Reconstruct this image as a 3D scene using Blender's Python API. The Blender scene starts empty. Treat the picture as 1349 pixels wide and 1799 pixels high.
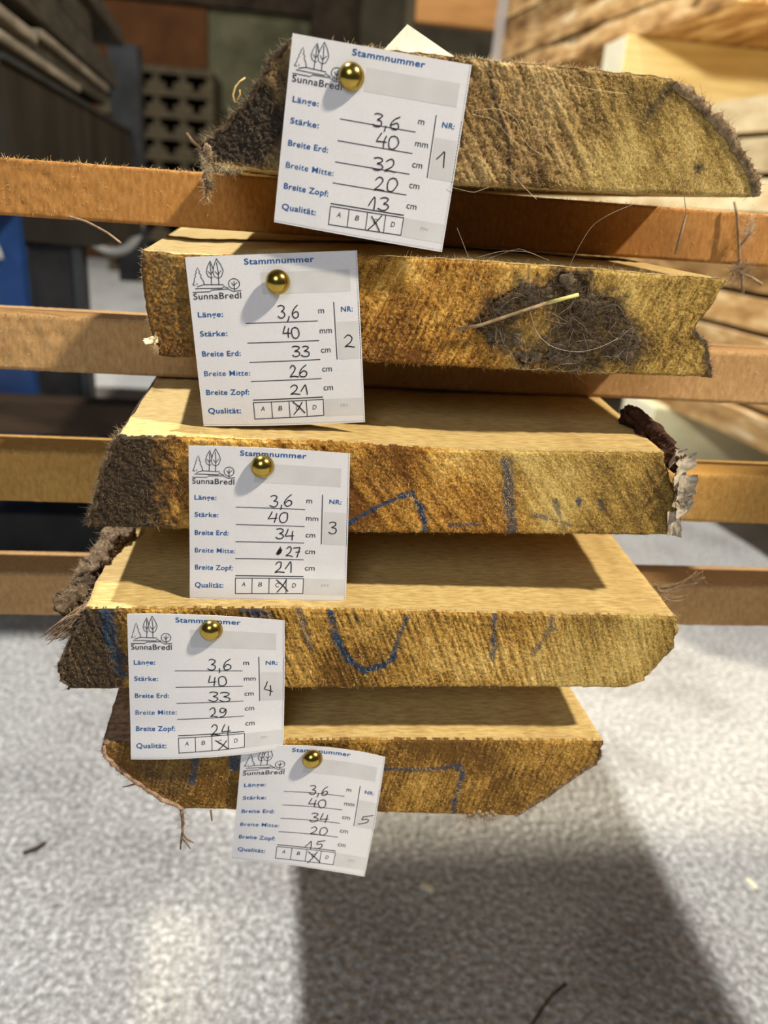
import bpy, math, random
import numpy as np
from mathutils import Matrix, Vector

random.seed(7); RNG = np.random.default_rng(11)
S = bpy.context.scene
COL = S.collection
ZF = 560.0                                    # the floor lies 560 mm under the origin of the working millimetre frame
def W(p):                                     # millimetres -> metres, floor at z = 0
    p = np.asarray(p, float)
    return (p + np.array([0, 0, ZF])) * 0.001

# ------------------------------------------------------------------ camera
cam = bpy.data.cameras.new('camera'); camo = bpy.data.objects.new('camera', cam); COL.objects.link(camo)
RT = Vector((0.99167262, -0.10623024, 0.07280485)); DN = Vector((0.02757716, -0.37704865, -0.92578282)); FW = Vector((0.12579710, 0.92008122, -0.37097929))
m = Matrix((RT, -DN, -FW)).transposed().to_4x4(); m.translation = Vector(W((0, 0, 97.94)))
camo.matrix_world = m
cam.sensor_fit = 'VERTICAL'; cam.sensor_height = 24.0; cam.sensor_width = 18.0
cam.lens = 24.0 * 1363.7 / 1799.0
cam.clip_start = 0.01; cam.clip_end = 60
cam.dof.use_dof = True; cam.dof.focus_distance = 0.335; cam.dof.aperture_fstop = 5.0
S.camera = camo

# ------------------------------------------------------------------ light
S.view_settings.view_transform = 'Standard'; S.view_settings.look = 'None'
S.view_settings.exposure = -0.1; S.view_settings.gamma = 1.0
world = bpy.data.worlds.new('hall_daylight'); S.world = world; world.use_nodes = True
bg = world.node_tree.nodes['Background']; bg.inputs[0].default_value = (0.86, 0.92, 1.0, 1); bg.inputs[1].default_value = 0.065
def lamp(name, loc, target, power, size, color):
    l = bpy.data.lights.new(name, 'AREA'); l.energy = power; l.shape = 'DISK'; l.size = size; l.color = color
    o = bpy.data.objects.new(name, l); COL.objects.link(o)
    loc = Vector(W(loc)); o.location = loc
    o.rotation_euler = (Vector(W(target)) - loc).to_track_quat('-Z', 'Y').to_euler()
    return o
lamp('hall_lamp_front', (2100, -680, 2720), (30, 320, 0), 250, 0.18, (1.0, 0.89, 0.68))
lamp('hall_lamp_above', (-1780, 1500, 6000), (40, 380, 0), 760, 0.26, (1.0, 0.97, 0.90))
lamp('front_fill', (-900, -3000, 2300), (50, 330, -50), 52, 1.8, (0.88, 0.94, 1.0))  # added soft fill from behind the camera; no window is known there
def spot(name, loc, target, power, ang, color):
    l = bpy.data.lights.new(name, 'SPOT'); l.energy = power; l.spot_size = math.radians(ang); l.spot_blend = 0.5; l.shadow_soft_size = 0.12; l.color = color
    o = bpy.data.objects.new(name, l); COL.objects.link(o); loc = Vector(W(loc)); o.location = loc
    o.rotation_euler = (Vector(W(target)) - loc).to_track_quat('-Z', 'Y').to_euler(); return o
spot('right_stack_fill', (-900, -2500, 1300), (1060, 1900, 260), 900, 17, (1.0, 0.93, 0.78))  # added spot that brightens only the right-hand stack, no known fixture
spot('back_wall_fill', (2600, 5200, 3400), (0, 7400, 300), 130, 60, (1.0, 0.85, 0.6))  # added dim spot that lifts the background, no known fixture

# ------------------------------------------------------------------ noise
def _h(ix, iy, seed):
    n = (ix.astype(np.int64) * 374761393 + iy.astype(np.int64) * 668265263 + seed * 974634777) & 0xFFFFFFFF
    n = ((n ^ (n >> 13)) * 1274126177) & 0xFFFFFFFF
    n = ((n ^ (n >> 16)) * 2246822519) & 0xFFFFFFFF
    return ((n ^ (n >> 15)) & 0xFFFFFF) / float(0xFFFFFF)
def vn(x, y, seed=0):
    x = np.asarray(x, float); y = np.asarray(y, float) + 0 * x; x = x + 0 * y
    ix, iy = np.floor(x), np.floor(y); fx, fy = x - ix, y - iy
    fx = fx * fx * (3 - 2 * fx); fy = fy * fy * (3 - 2 * fy)
    a, b, c, d = _h(ix, iy, seed), _h(ix + 1, iy, seed), _h(ix, iy + 1, seed), _h(ix + 1, iy + 1, seed)
    return (a * (1 - fx) + b * fx) * (1 - fy) + (c * (1 - fx) + d * fx) * fy
def fbm(x, y, o=4, seed=0):
    s = 0; a = 0.5; t = 0
    for i in range(o):
        s = s + a * vn(np.asarray(x) * 2 ** i, np.asarray(y) * 2 ** i, seed + i * 17); t += a; a *= 0.55
    return s / t
def sstep(a, b, x):
    t = np.clip((x - a) / (b - a), 0, 1); return t * t * (3 - 2 * t)

# ------------------------------------------------------------------ materials
MATS = {}
def new_mat(name):
    mt = bpy.data.materials.new(name); mt.use_nodes = True; nt = mt.node_tree
    return mt, nt, nt.nodes['Principled BSDF']
def N(nt, typ, **kw):
    n = nt.nodes.new(typ)
    for k, v in kw.items(): setattr(n, k, v)
    return n
def ramp(nt, stops):
    r = N(nt, 'ShaderNodeValToRGB'); el = r.color_ramp.elements
    while len(el) < len(stops): el.new(0.5)
    for e, (p, c) in zip(el, stops): e.position = p; e.color = (*c, 1)
    return r
def noise_mat(name, stops, scale=(1, 1, 1), nscale=200, detail=5, rough=0.8, bump=0.3, bdist=0.0006, metallic=0, nrough=0.6, second=None, spec=0.3, distort=0.0):
    mt, nt, b = new_mat(name); L = nt.links.new
    tc = N(nt, 'ShaderNodeTexCoord'); mp = N(nt, 'ShaderNodeMapping'); mp.inputs['Scale'].default_value = scale
    L(tc.outputs['Object'], mp.inputs[0])
    nz = N(nt, 'ShaderNodeTexNoise'); nz.inputs['Scale'].default_value = nscale; nz.inputs['Detail'].default_value = detail
    nz.inputs['Roughness'].default_value = nrough; nz.inputs['Distortion'].default_value = distort
    L(mp.outputs[0], nz.inputs['Vector'])
    r = ramp(nt, stops); L(nz.outputs[0], r.inputs[0]); colr = r.outputs[0]
    if second:
        sc, ns, amt, c = second
        mp2 = N(nt, 'ShaderNodeMapping'); mp2.inputs['Scale'].default_value = sc; L(tc.outputs['Object'], mp2.inputs[0])
        n2 = N(nt, 'ShaderNodeTexNoise'); n2.inputs['Scale'].default_value = ns; n2.inputs['Detail'].default_value = 4; L(mp2.outputs[0], n2.inputs['Vector'])
        mr = N(nt, 'ShaderNodeMapRange'); mr.inputs[1].default_value = 0.45; mr.inputs[2].default_value = 0.7; mr.inputs[4].default_value = amt
        L(n2.outputs[0], mr.inputs[0])
        mx = N(nt, 'ShaderNodeMix', data_type='RGBA'); L(mr.outputs[0], mx.inputs[0]); L(colr, mx.inputs[6]); mx.inputs[7].default_value = (*c, 1)
        colr = mx.outputs[2]
    L(colr, b.inputs['Base Color'])
    b.inputs['Roughness'].default_value = rough; b.inputs['Metallic'].default_value = metallic
    b.inputs['Specular IOR Level'].default_value = spec
    if bump:
        bp = N(nt, 'ShaderNodeBump'); bp.inputs['Strength'].default_value = bump; bp.inputs['Distance'].default_value = bdist
        L(nz.outputs[0], bp.inputs['Height']); L(bp.outputs[0], b.inputs['Normal'])
    MATS[name] = mt
    return mt
def plain(name, c, rough=0.6, metallic=0, spec=0.4):
    return noise_mat(name, [(0.3, tuple(v * 0.92 for v in c)), (0.7, tuple(min(1, v * 1.06) for v in c))], nscale=60, rough=rough, bump=0, metallic=metallic, spec=spec)

def end_grain(name, lo, mid, hi, darkc, soft=(0.25, 0.75)):
    mt, nt, b = new_mat(name); L = nt.links.new
    tc = N(nt, 'ShaderNodeTexCoord')
    nz = N(nt, 'ShaderNodeTexNoise'); nz.inputs['Scale'].default_value = 900; nz.inputs['Detail'].default_value = 4; nz.inputs['Roughness'].default_value = 0.65
    L(tc.outputs['Object'], nz.inputs['Vector'])
    at = N(nt, 'ShaderNodeAttribute', attribute_name='tone'); ad = N(nt, 'ShaderNodeAttribute', attribute_name='dark'); ab = N(nt, 'ShaderNodeAttribute', attribute_name='blue')
    mul = N(nt, 'ShaderNodeMath', operation='MULTIPLY_ADD'); n5 = N(nt, 'ShaderNodeTexNoise'); n5.inputs['Scale'].default_value = 2100; n5.inputs['Detail'].default_value = 3; L(tc.outputs['Object'], n5.inputs['Vector'])
    av = N(nt, 'ShaderNodeMath', operation='MULTIPLY_ADD'); L(n5.outputs[0], av.inputs[0]); av.inputs[1].default_value = 0.55; hf = N(nt, 'ShaderNodeMath', operation='MULTIPLY'); L(nz.outputs[0], hf.inputs[0]); hf.inputs[1].default_value = 0.45; L(hf.outputs[0], av.inputs[2])
    L(av.outputs[0], mul.inputs[0]); mul.inputs[1].default_value = 1.25
    L(at.outputs['Fac'], mul.inputs[2])
    sub = N(nt, 'ShaderNodeMath', operation='SUBTRACT'); L(mul.outputs[0], sub.inputs[0]); sub.inputs[1].default_value = 0.61
    r = ramp(nt, [(soft[0], lo), (0.5, mid), (soft[1], hi)]); L(sub.outputs[0], r.inputs[0])
    asp = N(nt, 'ShaderNodeAttribute', attribute_name='sap'); rs = ramp(nt, [(0.2, (0.11, 0.065, 0.012)), (0.5, (0.33, 0.22, 0.048)), (0.8, (0.56, 0.42, 0.14))]); L(sub.outputs[0], rs.inputs[0])
    ms = N(nt, 'ShaderNodeMix', data_type='RGBA'); sm = N(nt, 'ShaderNodeMath', operation='MULTIPLY'); L(asp.outputs['Fac'], sm.inputs[0]); sm.inputs[1].default_value = 0.8
    L(sm.outputs[0], ms.inputs[0]); L(r.outputs[0], ms.inputs[6]); L(rs.outputs[0], ms.inputs[7])
    rd = ramp(nt, [(0.3, tuple(v * 0.35 for v in darkc)), (0.75, tuple(v * 1.7 for v in darkc))]); L(nz.outputs[0], rd.inputs[0])
    m1 = N(nt, 'ShaderNodeMix', data_type='RGBA'); L(ad.outputs['Fac'], m1.inputs[0]); L(ms.outputs[2], m1.inputs[6]); L(rd.outputs[0], m1.inputs[7])
    m2 = N(nt, 'ShaderNodeMix', data_type='RGBA'); L(ab.outputs['Fac'], m2.inputs[0]); L(m1.outputs[2], m2.inputs[6]); m2.inputs[7].default_value = (0.008, 0.038, 0.085, 1)
    L(m2.outputs[2], b.inputs['Base Color']); b.inputs['Roughness'].default_value = 0.75; b.inputs['Specular IOR Level'].default_value = 0.3
    bp = N(nt, 'ShaderNodeBump'); bp.inputs['Strength'].default_value = 0.8; bp.inputs['Distance'].default_value = 0.0007
    L(nz.outputs[0], bp.inputs['Height']); L(bp.outputs[0], b.inputs['Normal'])
    MATS[name] = mt; return mt

end_grain('end_brown', (0.09, 0.045, 0.013), (0.27, 0.165, 0.058), (0.48, 0.35, 0.16), (0.028, 0.019, 0.012), (0.22, 0.80))
end_grain('end_gold', (0.13, 0.046, 0.003), (0.43, 0.205, 0.026), (0.76, 0.51, 0.15), (0.042, 0.026, 0.013), (0.22, 0.78))
end_grain('end_ochre', (0.12, 0.055, 0.006), (0.40, 0.215, 0.034), (0.72, 0.51, 0.17), (0.034, 0.022, 0.013), (0.22, 0.78))
noise_mat('sawn_top', [(0.25, (0.31, 0.205, 0.072)), (0.5, (0.50, 0.36, 0.145)), (0.75, (0.64, 0.50, 0.25))], scale=(0.35, 1.6, 1), nscale=420, rough=0.85, bump=0.6, bdist=0.0008, second=((1, 0.12, 1), 40, 0.35, (0.30, 0.17, 0.06)))
noise_mat('sawn_top_grey', [(0.25, (0.20, 0.125, 0.06)), (0.5, (0.33, 0.225, 0.12)), (0.75, (0.46, 0.34, 0.19))], scale=(0.35, 1.6, 1), nscale=420, rough=0.85, bump=0.55, bdist=0.0007)
noise_mat('stick_red', [(0.12, (0.220, 0.088, 0.020)), (0.5, (0.418, 0.193, 0.050)), (0.92, (0.572, 0.319, 0.110))], scale=(0.8, 1, 0.35), nscale=620, rough=0.8, bump=0.35, bdist=0.0006, second=((0.5, 1, 1), 22, 0.55, (0.22, 0.09, 0.022)))
noise_mat('stick_tan', [(0.12, (0.288, 0.150, 0.054)), (0.5, (0.456, 0.270, 0.114)), (0.92, (0.624, 0.420, 0.204))], scale=(0.8, 1, 0.35), nscale=620, rough=0.8, bump=0.35, bdist=0.0006, second=((0.5, 1, 1), 22, 0.5, (0.25, 0.125, 0.045)))
noise_mat('stick_gold', [(0.12, (0.291, 0.140, 0.028)), (0.5, (0.470, 0.263, 0.067)), (0.92, (0.627, 0.403, 0.134))], scale=(0.8, 1, 0.35), nscale=620, rough=0.8, bump=0.35, bdist=0.0006, second=((0.5, 1, 1), 22, 0.5, (0.28, 0.13, 0.03)))
noise_mat('bark_dark', [(0.3, (0.020, 0.013, 0.008)), (0.55, (0.085, 0.058, 0.036)), (0.8, (0.24, 0.18, 0.12))], nscale=420, detail=7, rough=0.95, bump=0.9, bdist=0.0015, spec=0.15)
noise_mat('bark_brown', [(0.3, (0.07, 0.042, 0.024)), (0.55, (0.22, 0.15, 0.095)), (0.8, (0.42, 0.32, 0.22))], nscale=420, detail=7, rough=0.95, bump=0.9, bdist=0.0015, spec=0.15)
noise_mat('bark_pink', [(0.3, (0.14, 0.08, 0.05)), (0.55, (0.33, 0.215, 0.15)), (0.8, (0.52, 0.39, 0.29))], nscale=300, detail=7, rough=0.95, bump=0.9, bdist=0.0015, spec=0.15)
noise_mat('bark_ridge', [(0.3, (0.07, 0.042, 0.022)), (0.5, (0.24, 0.165, 0.095)), (0.75, (0.46, 0.35, 0.23))], nscale=500, detail=7, rough=0.95, bump=1.0, bdist=0.002, spec=0.15)
noise_mat('bark_flake', [(0.3, (0.20, 0.16, 0.12)), (0.55, (0.40, 0.34, 0.26)), (0.8, (0.58, 0.51, 0.42))], nscale=200, rough=0.8, bump=0.5, spec=0.3)
noise_mat('rotten_wood', [(0.3, (0.02, 0.008, 0.004)), (0.55, (0.07, 0.026, 0.014)), (0.8, (0.17, 0.08, 0.04))], nscale=350, detail=7, rough=0.9, bump=0.9, bdist=0.002)
noise_mat('fibre_gold', [(0.3, (0.62, 0.37, 0.09)), (0.7, (0.90, 0.68, 0.30))], nscale=150, rough=0.6, bump=0)
noise_mat('fibre_pale', [(0.3, (0.55, 0.42, 0.24)), (0.7, (0.80, 0.68, 0.46))], nscale=150, rough=0.7, bump=0)
noise_mat('fibre_brown', [(0.3, (0.16, 0.10, 0.055)), (0.7, (0.36, 0.26, 0.16))], nscale=250, rough=0.8, bump=0)
noise_mat('web_dust', [(0.3, (0.045, 0.032, 0.02)), (0.7, (0.20, 0.155, 0.11))], nscale=300, detail=6, rough=0.95, bump=0.8, bdist=0.0015, spec=0.1)
noise_mat('web_strand', [(0.3, (0.28, 0.22, 0.16)), (0.7, (0.55, 0.48, 0.40))], nscale=200, rough=0.8, bump=0)
plain('straw', (0.62, 0.55, 0.20), 0.5)
noise_mat('paper', [(0.3, (0.62, 0.62, 0.67)), (0.7, (0.66, 0.66, 0.71))], nscale=900, rough=0.85, bump=0.06, bdist=0.0002, spec=0.2)
noise_mat('paper_warm', [(0.3, (0.50, 0.48, 0.41)), (0.7, (0.60, 0.58, 0.51))], scale=(1, 1, 0.2), nscale=500, rough=0.85, bump=0.1, bdist=0.0002, spec=0.2)
plain('paper_tint', (0.54, 0.54, 0.57), 0.85, spec=0.2)
plain('ink_blue', (0.010, 0.085, 0.30), 0.7, spec=0.2)
plain('ink_black', (0.028, 0.028, 0.036), 0.7, spec=0.2)
plain('ink_grey', (0.42, 0.42, 0.44), 0.8, spec=0.2)
plain('pen_ink', (0.016, 0.016, 0.02), 0.6, spec=0.2)
noise_mat('brass', [(0.3, (0.36, 0.25, 0.05)), (0.7, (0.48, 0.35, 0.09))], nscale=260, rough=0.2, bump=0.05, bdist=0.0002, metallic=1.0)
noise_mat('steel_blue', [(0.3, (0.008, 0.034, 0.14)), (0.7, (0.016, 0.06, 0.23))], nscale=14, rough=0.45, bump=0.05, second=((1, 1, 1), 6, 0.5, (0.02, 0.03, 0.06)))
noise_mat('steel_black', [(0.3, (0.006, 0.006, 0.008)), (0.7, (0.02, 0.02, 0.024))], nscale=20, rough=0.6, bump=0.05)
noise_mat('steel_grey', [(0.3, (0.012, 0.014, 0.018)), (0.7, (0.030, 0.034, 0.042))], nscale=14, rough=0.55, bump=0.05)
noise_mat('steel_dirty', [(0.3, (0.008, 0.007, 0.006)), (0.7, (0.032, 0.027, 0.022))], scale=(1, 1, 0.3), nscale=9, rough=0.75, bump=0.1, spec=0.2)
noise_mat('weathered_wood', [(0.3, (0.012, 0.011, 0.010)), (0.7, (0.055, 0.048, 0.042))], scale=(3, 0.3, 3), nscale=30, rough=0.85, bump=0.3, bdist=0.002)
noise_mat('crossbar_brown', [(0.3, (0.022, 0.014, 0.009)), (0.7, (0.065, 0.042, 0.027))], scale=(0.3, 2, 2), nscale=25, rough=0.85, bump=0.3, bdist=0.002)
noise_mat('pale_timber', [(0.3, (0.62, 0.45, 0.17)), (0.55, (0.76, 0.60, 0.27)), (0.8, (0.82, 0.70, 0.40))], scale=(0.2, 1, 2), nscale=30, rough=0.75, bump=0.1)
noise_mat('pale_block', [(0.3, (0.60, 0.55, 0.33)), (0.7, (0.76, 0.72, 0.50))], scale=(0.4, 1, 1), nscale=20, rough=0.8, bump=0.1)
noise_mat('pale_end', [(0.3, (0.72, 0.68, 0.50)), (0.7, (0.82, 0.79, 0.62))], nscale=30, rough=0.8, bump=0.1)
noise_mat('stack_wood', [(0.32, (0.13, 0.065, 0.022)), (0.45, (0.38, 0.21, 0.075)), (0.56, (0.55, 0.36, 0.16)), (0.68, (0.76, 0.62, 0.40))], scale=(1, 0.22, 1), nscale=26, detail=6, rough=0.85, bump=0.5, bdist=0.004)
noise_mat('stack_wood_pale', [(0.30, (0.42, 0.29, 0.14)), (0.5, (0.66, 0.53, 0.32)), (0.72, (0.80, 0.70, 0.48))], scale=(1, 0.22, 1), nscale=26, detail=6, rough=0.85, bump=0.4, bdist=0.003)
noise_mat('pallet_wood', [(0.3, (0.042, 0.032, 0.018)), (0.7, (0.085, 0.068, 0.04))], nscale=12, rough=0.9, bump=0.2)
noise_mat('rust_sheet', [(0.3, (0.055, 0.02, 0.006)), (0.7, (0.11, 0.042, 0.012))], nscale=5, rough=0.8, bump=0.1, spec=0.2)
noise_mat('olive_sheet', [(0.3, (0.05, 0.05, 0.027)), (0.7, (0.12, 0.115, 0.068))], nscale=4, rough=0.85, bump=0.1, spec=0.2)
noise_mat('dark_brown', [(0.3, (0.014, 0.009, 0.006)), (0.7, (0.045, 0.030, 0.018))], nscale=6, rough=0.85, bump=0.1, spec=0.2)
noise_mat('wall_dark', [(0.3, (0.025, 0.021, 0.015)), (0.7, (0.06, 0.052, 0.036))], nscale=3, rough=0.9, bump=0.1, spec=0.2)
noise_mat('beam_orange', [(0.3, (0.34, 0.155, 0.045)), (0.7, (0.50, 0.25, 0.085))], scale=(0.3, 1, 2), nscale=12, rough=0.8, bump=0.2)
plain('strap_white', (0.70, 0.70, 0.74), 0.5)
plain('hose_grey', (0.30, 0.32, 0.36), 0.5)

def concrete():
    mt, nt, b = new_mat('concrete'); L = nt.links.new
    tc = N(nt, 'ShaderNodeTexCoord')
    n1 = N(nt, 'ShaderNodeTexNoise'); n1.inputs['Scale'].default_value = 150; n1.inputs['Detail'].default_value = 5; n1.inputs['Roughness'].default_value = 0.7
    n2 = N(nt, 'ShaderNodeTexNoise'); n2.inputs['Scale'].default_value = 7; n2.inputs['Detail'].default_value = 5
    n3 = N(nt, 'ShaderNodeTexVoronoi'); n3.inputs['Scale'].default_value = 130
    for n in (n1, n2, n3): L(tc.outputs['Object'], n.inputs['Vector'])
    r1 = ramp(nt, [(0.30, (0.19, 0.19, 0.19)), (0.5, (0.43, 0.43, 0.43)), (0.64, (0.78, 0.79, 0.80))]); L(n1.outputs[0], r1.inputs[0])
    r2 = ramp(nt, [(0.30, (0.62, 0.60, 0.60)), (0.5, (0.95, 0.94, 0.93)), (0.7, (1, 1, 1))]); L(n2.outputs[0], r2.inputs[0])
    mx = N(nt, 'ShaderNodeMix', data_type='RGBA', blend_type='MULTIPLY'); mx.inputs[0].default_value = 0.8
    L(r1.outputs[0], mx.inputs[6]); L(r2.outputs[0], mx.inputs[7])
    L(mx.outputs[2], b.inputs['Base Color']); b.inputs['Roughness'].default_value = 0.55; b.inputs['Specular IOR Level'].default_value = 0.5
    ad = N(nt, 'ShaderNodeMath', operation='ADD'); L(n1.outputs[0], ad.inputs[0]); L(n3.outputs['Distance'], ad.inputs[1])
    bp = N(nt, 'ShaderNodeBump'); bp.inputs['Strength'].default_value = 0.9; bp.inputs['Distance'].default_value = 0.006
    L(ad.outputs[0], bp.inputs['Height']); L(bp.outputs[0], b.inputs['Normal'])
    MATS['concrete'] = mt
concrete()

# ------------------------------------------------------------------ mesh tools (all coordinates in working millimetres)
class MB:
    def __init__(s): s.v = []; s.f = []; s.m = []; s.n = 0; s.att = {}
    def add(s, v, f, mi=0, att=None):
        v = np.asarray(v, float).reshape(-1, 3)
        f = [tuple(int(i) + s.n for i in q) for q in f]
        s.v.append(v); s.f += f; s.m += [mi] * len(f)
        for k in set(s.att) | set(att or {}):
            a = s.att.setdefault(k, [np.zeros(s.n)] if s.n else [])
            a.append(np.asarray((att or {}).get(k, np.zeros(len(v)))).ravel())
        s.n += len(v)
    def grid(s, P, mi=0, flip=False, att=None, close=False):      # P: (a, b, 3)
        a, b = P.shape[:2]
        i = np.arange(a * b).reshape(a, b)
        if close: i = np.concatenate([i, i[:, :1]], 1)
        q = np.stack([i[:-1, :-1], i[:-1, 1:], i[1:, 1:], i[1:, :-1]], -1).reshape(-1, 4)
        if flip: q = q[:, ::-1]
        s.add(P.reshape(-1, 3), q.tolist(), mi, att)
    def box(s, x0, x1, y0, y1, z0, z1, mi=0, rot=None, c=None):
        v = np.array([(x, y, z) for z in (z0, z1) for y in (y0, y1) for x in (x0, x1)], float)
        if rot is not None:
            c = v.mean(0) if c is None else np.asarray(c, float); v = (v - c) @ np.asarray(rot).T + c
        s.add(v, [(0, 2, 3, 1), (4, 5, 7, 6), (0, 1, 5, 4), (2, 6, 7, 3), (0, 4, 6, 2), (1, 3, 7, 5)], mi)
    def tube(s, pts, r, seg=8, mi=0, taper=None):
        pts = np.asarray(pts, float); n = len(pts)
        t = np.gradient(pts, axis=0); t /= np.linalg.norm(t, axis=1)[:, None] + 1e-9
        up = np.array([0.31, 0.52, 0.79]); a = np.cross(t, up); a /= np.linalg.norm(a, axis=1)[:, None] + 1e-9; b = np.cross(t, a)
        th = np.linspace(0, 2 * np.pi, seg, endpoint=False)
        rr = r * (np.ones(n) if taper is None else np.asarray(taper))
        P = pts[:, None] + rr[:, None, None] * (np.cos(th)[None, :, None] * a[:, None] + np.sin(th)[None, :, None] * b[:, None])
        s.grid(P, mi, close=True)
        k = s.n - n * seg
        s.f.append(tuple(range(k + seg - 1, k - 1, -1))); s.m.append(mi)
        s.f.append(tuple(range(k + (n - 1) * seg, k + n * seg))); s.m.append(mi)
    def strands(s, base, d, ln, r=0.08, curl=0.5, seg=3, mi=0, grav=0.0, rng=RNG):
        base = np.asarray(base, float); d = np.asarray(d, float); n = len(base)
        d = d / (np.linalg.norm(d, axis=1)[:, None] + 1e-9); ln = np.broadcast_to(ln, (n,)).astype(float); r = np.broadcast_to(r, (n,)).astype(float)
        bend = rng.normal(0, curl, (n, 3)); bend[:, 2] -= grav
        side = np.cross(d, rng.normal(0, 1, (n, 3))); side /= np.linalg.norm(side, axis=1)[:, None] + 1e-9; sd2 = np.cross(d, side)
        rows = []
        for i in range(seg):
            t = i / seg
            c = base + ln[:, None] * (d * t + bend * t * t * 0.6)
            for j in range(3):
                an = 2 * np.pi * j / 3
                rows.append(c + (r * (1 - 0.6 * t))[:, None] * (math.cos(an) * side + math.sin(an) * sd2))
        rows.append(base + ln[:, None] * (d + bend * 0.6))
        V = np.stack(rows, 1); m_ = V.shape[1]
        tpl = []
        for i in range(seg - 1):
            for j in range(3): tpl.append((i * 3 + j, i * 3 + (j + 1) % 3, (i + 1) * 3 + (j + 1) % 3, (i + 1) * 3 + j))
        k = (seg - 1) * 3
        tri = [(k + j, k + (j + 1) % 3, m_ - 1) for j in range(3)]
        off = (np.arange(n) * m_)
        F = []
        for q in tpl + tri: F.append((off[:, None] + np.array(q)).tolist())
        s.add(V.reshape(-1, 3), [x for l in F for x in l], mi)
    def blob(s, c, rad, seed=0, amp=0.35, n=3, mi=0, freq=0.5):
        th = np.linspace(0, np.pi, 6 + 4 * n); ph = np.linspace(0, 2 * np.pi, 10 + 6 * n, endpoint=False)
        T, Pp = np.meshgrid(th, ph, indexing='ij')
        d = np.stack([np.sin(T) * np.cos(Pp), np.sin(T) * np.sin(Pp), np.cos(T)], -1)
        q = d * np.asarray(rad)
        k = 1 + amp * 2 * (fbm(q[..., 0] * freq + q[..., 1] * freq * 0.7 + 50, q[..., 2] * freq - q[..., 1] * freq * 0.6 + 50, 4, seed) - 0.5)
        k[0] = k[0].mean(); k[-1] = k[-1].mean()
        s.grid(np.asarray(c, float) + q * k[..., None], mi, close=True, flip=True)
    def build(s, name, mats, parent=None, origin=None, smooth=True):
        V = W(np.concatenate(s.v)) if s.v else np.zeros((0, 3))
        if origin is None:
            origin = parent.matrix_world.translation if parent is not None else Vector(((V[:, 0].min() + V[:, 0].max()) / 2, (V[:, 1].min() + V[:, 1].max()) / 2, V[:, 2].min()))
        else: origin = Vector(W(origin))
        me = bpy.data.meshes.new(name); me.from_pydata((V - np.array(origin)).tolist(), [], s.f)
        if isinstance(mats, str): mats = [mats]
        for k in mats: me.materials.append(MATS[k])
        me.polygons.foreach_set('material_index', s.m)
        me.polygons.foreach_set('use_smooth', [smooth] * len(s.f))
        for k, a in s.att.items():
            at = me.attributes.new(k, 'FLOAT', 'POINT'); at.data.foreach_set('value', np.concatenate(a).astype(np.float32))
        me.update()
        o = bpy.data.objects.new(name, me); COL.objects.link(o)
        if parent is not None:
            o.parent = parent                      # same origin as the parent: local transform is identity
        else:
            o.location = origin; o.matrix_world = Matrix.Translation(origin)
        return o
def tag(o, label, cat, group=None):
    o['label'] = label; o['category'] = cat
    if group: o['group'] = group
    return o
def empty(name, p):
    o = bpy.data.objects.new(name, None); COL.objects.link(o); o.empty_display_size = 0.02
    l = Vector(W(p)); o.location = l; o.matrix_world = Matrix.Translation(l); return o
def structure(o): o['kind'] = 'structure'; return o
def rotz(a): c, s_ = math.cos(a), math.sin(a); return np.array([[c, -s_, 0], [s_, c, 0], [0, 0, 1]])
def bevelled(o, w=0.001, seg=2):
    b = o.modifiers.new('bevel', 'BEVEL'); b.width = w; b.segments = seg; b.limit_method = 'ANGLE'; return o

# ------------------------------------------------------------------ the setting
b = MB(); b.grid(np.array([[(x, y, -560) for x in np.linspace(-5000, 7000, 13)] for y in np.linspace(-1800, 7600, 11)])); structure(b.build('floor', 'concrete', origin=(0, 0, -560)))
b = MB(); b.box(-5000, 7000, 7600, 7750, -560, 3600); structure(b.build('wall_back', 'wall_dark', smooth=False))

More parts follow.
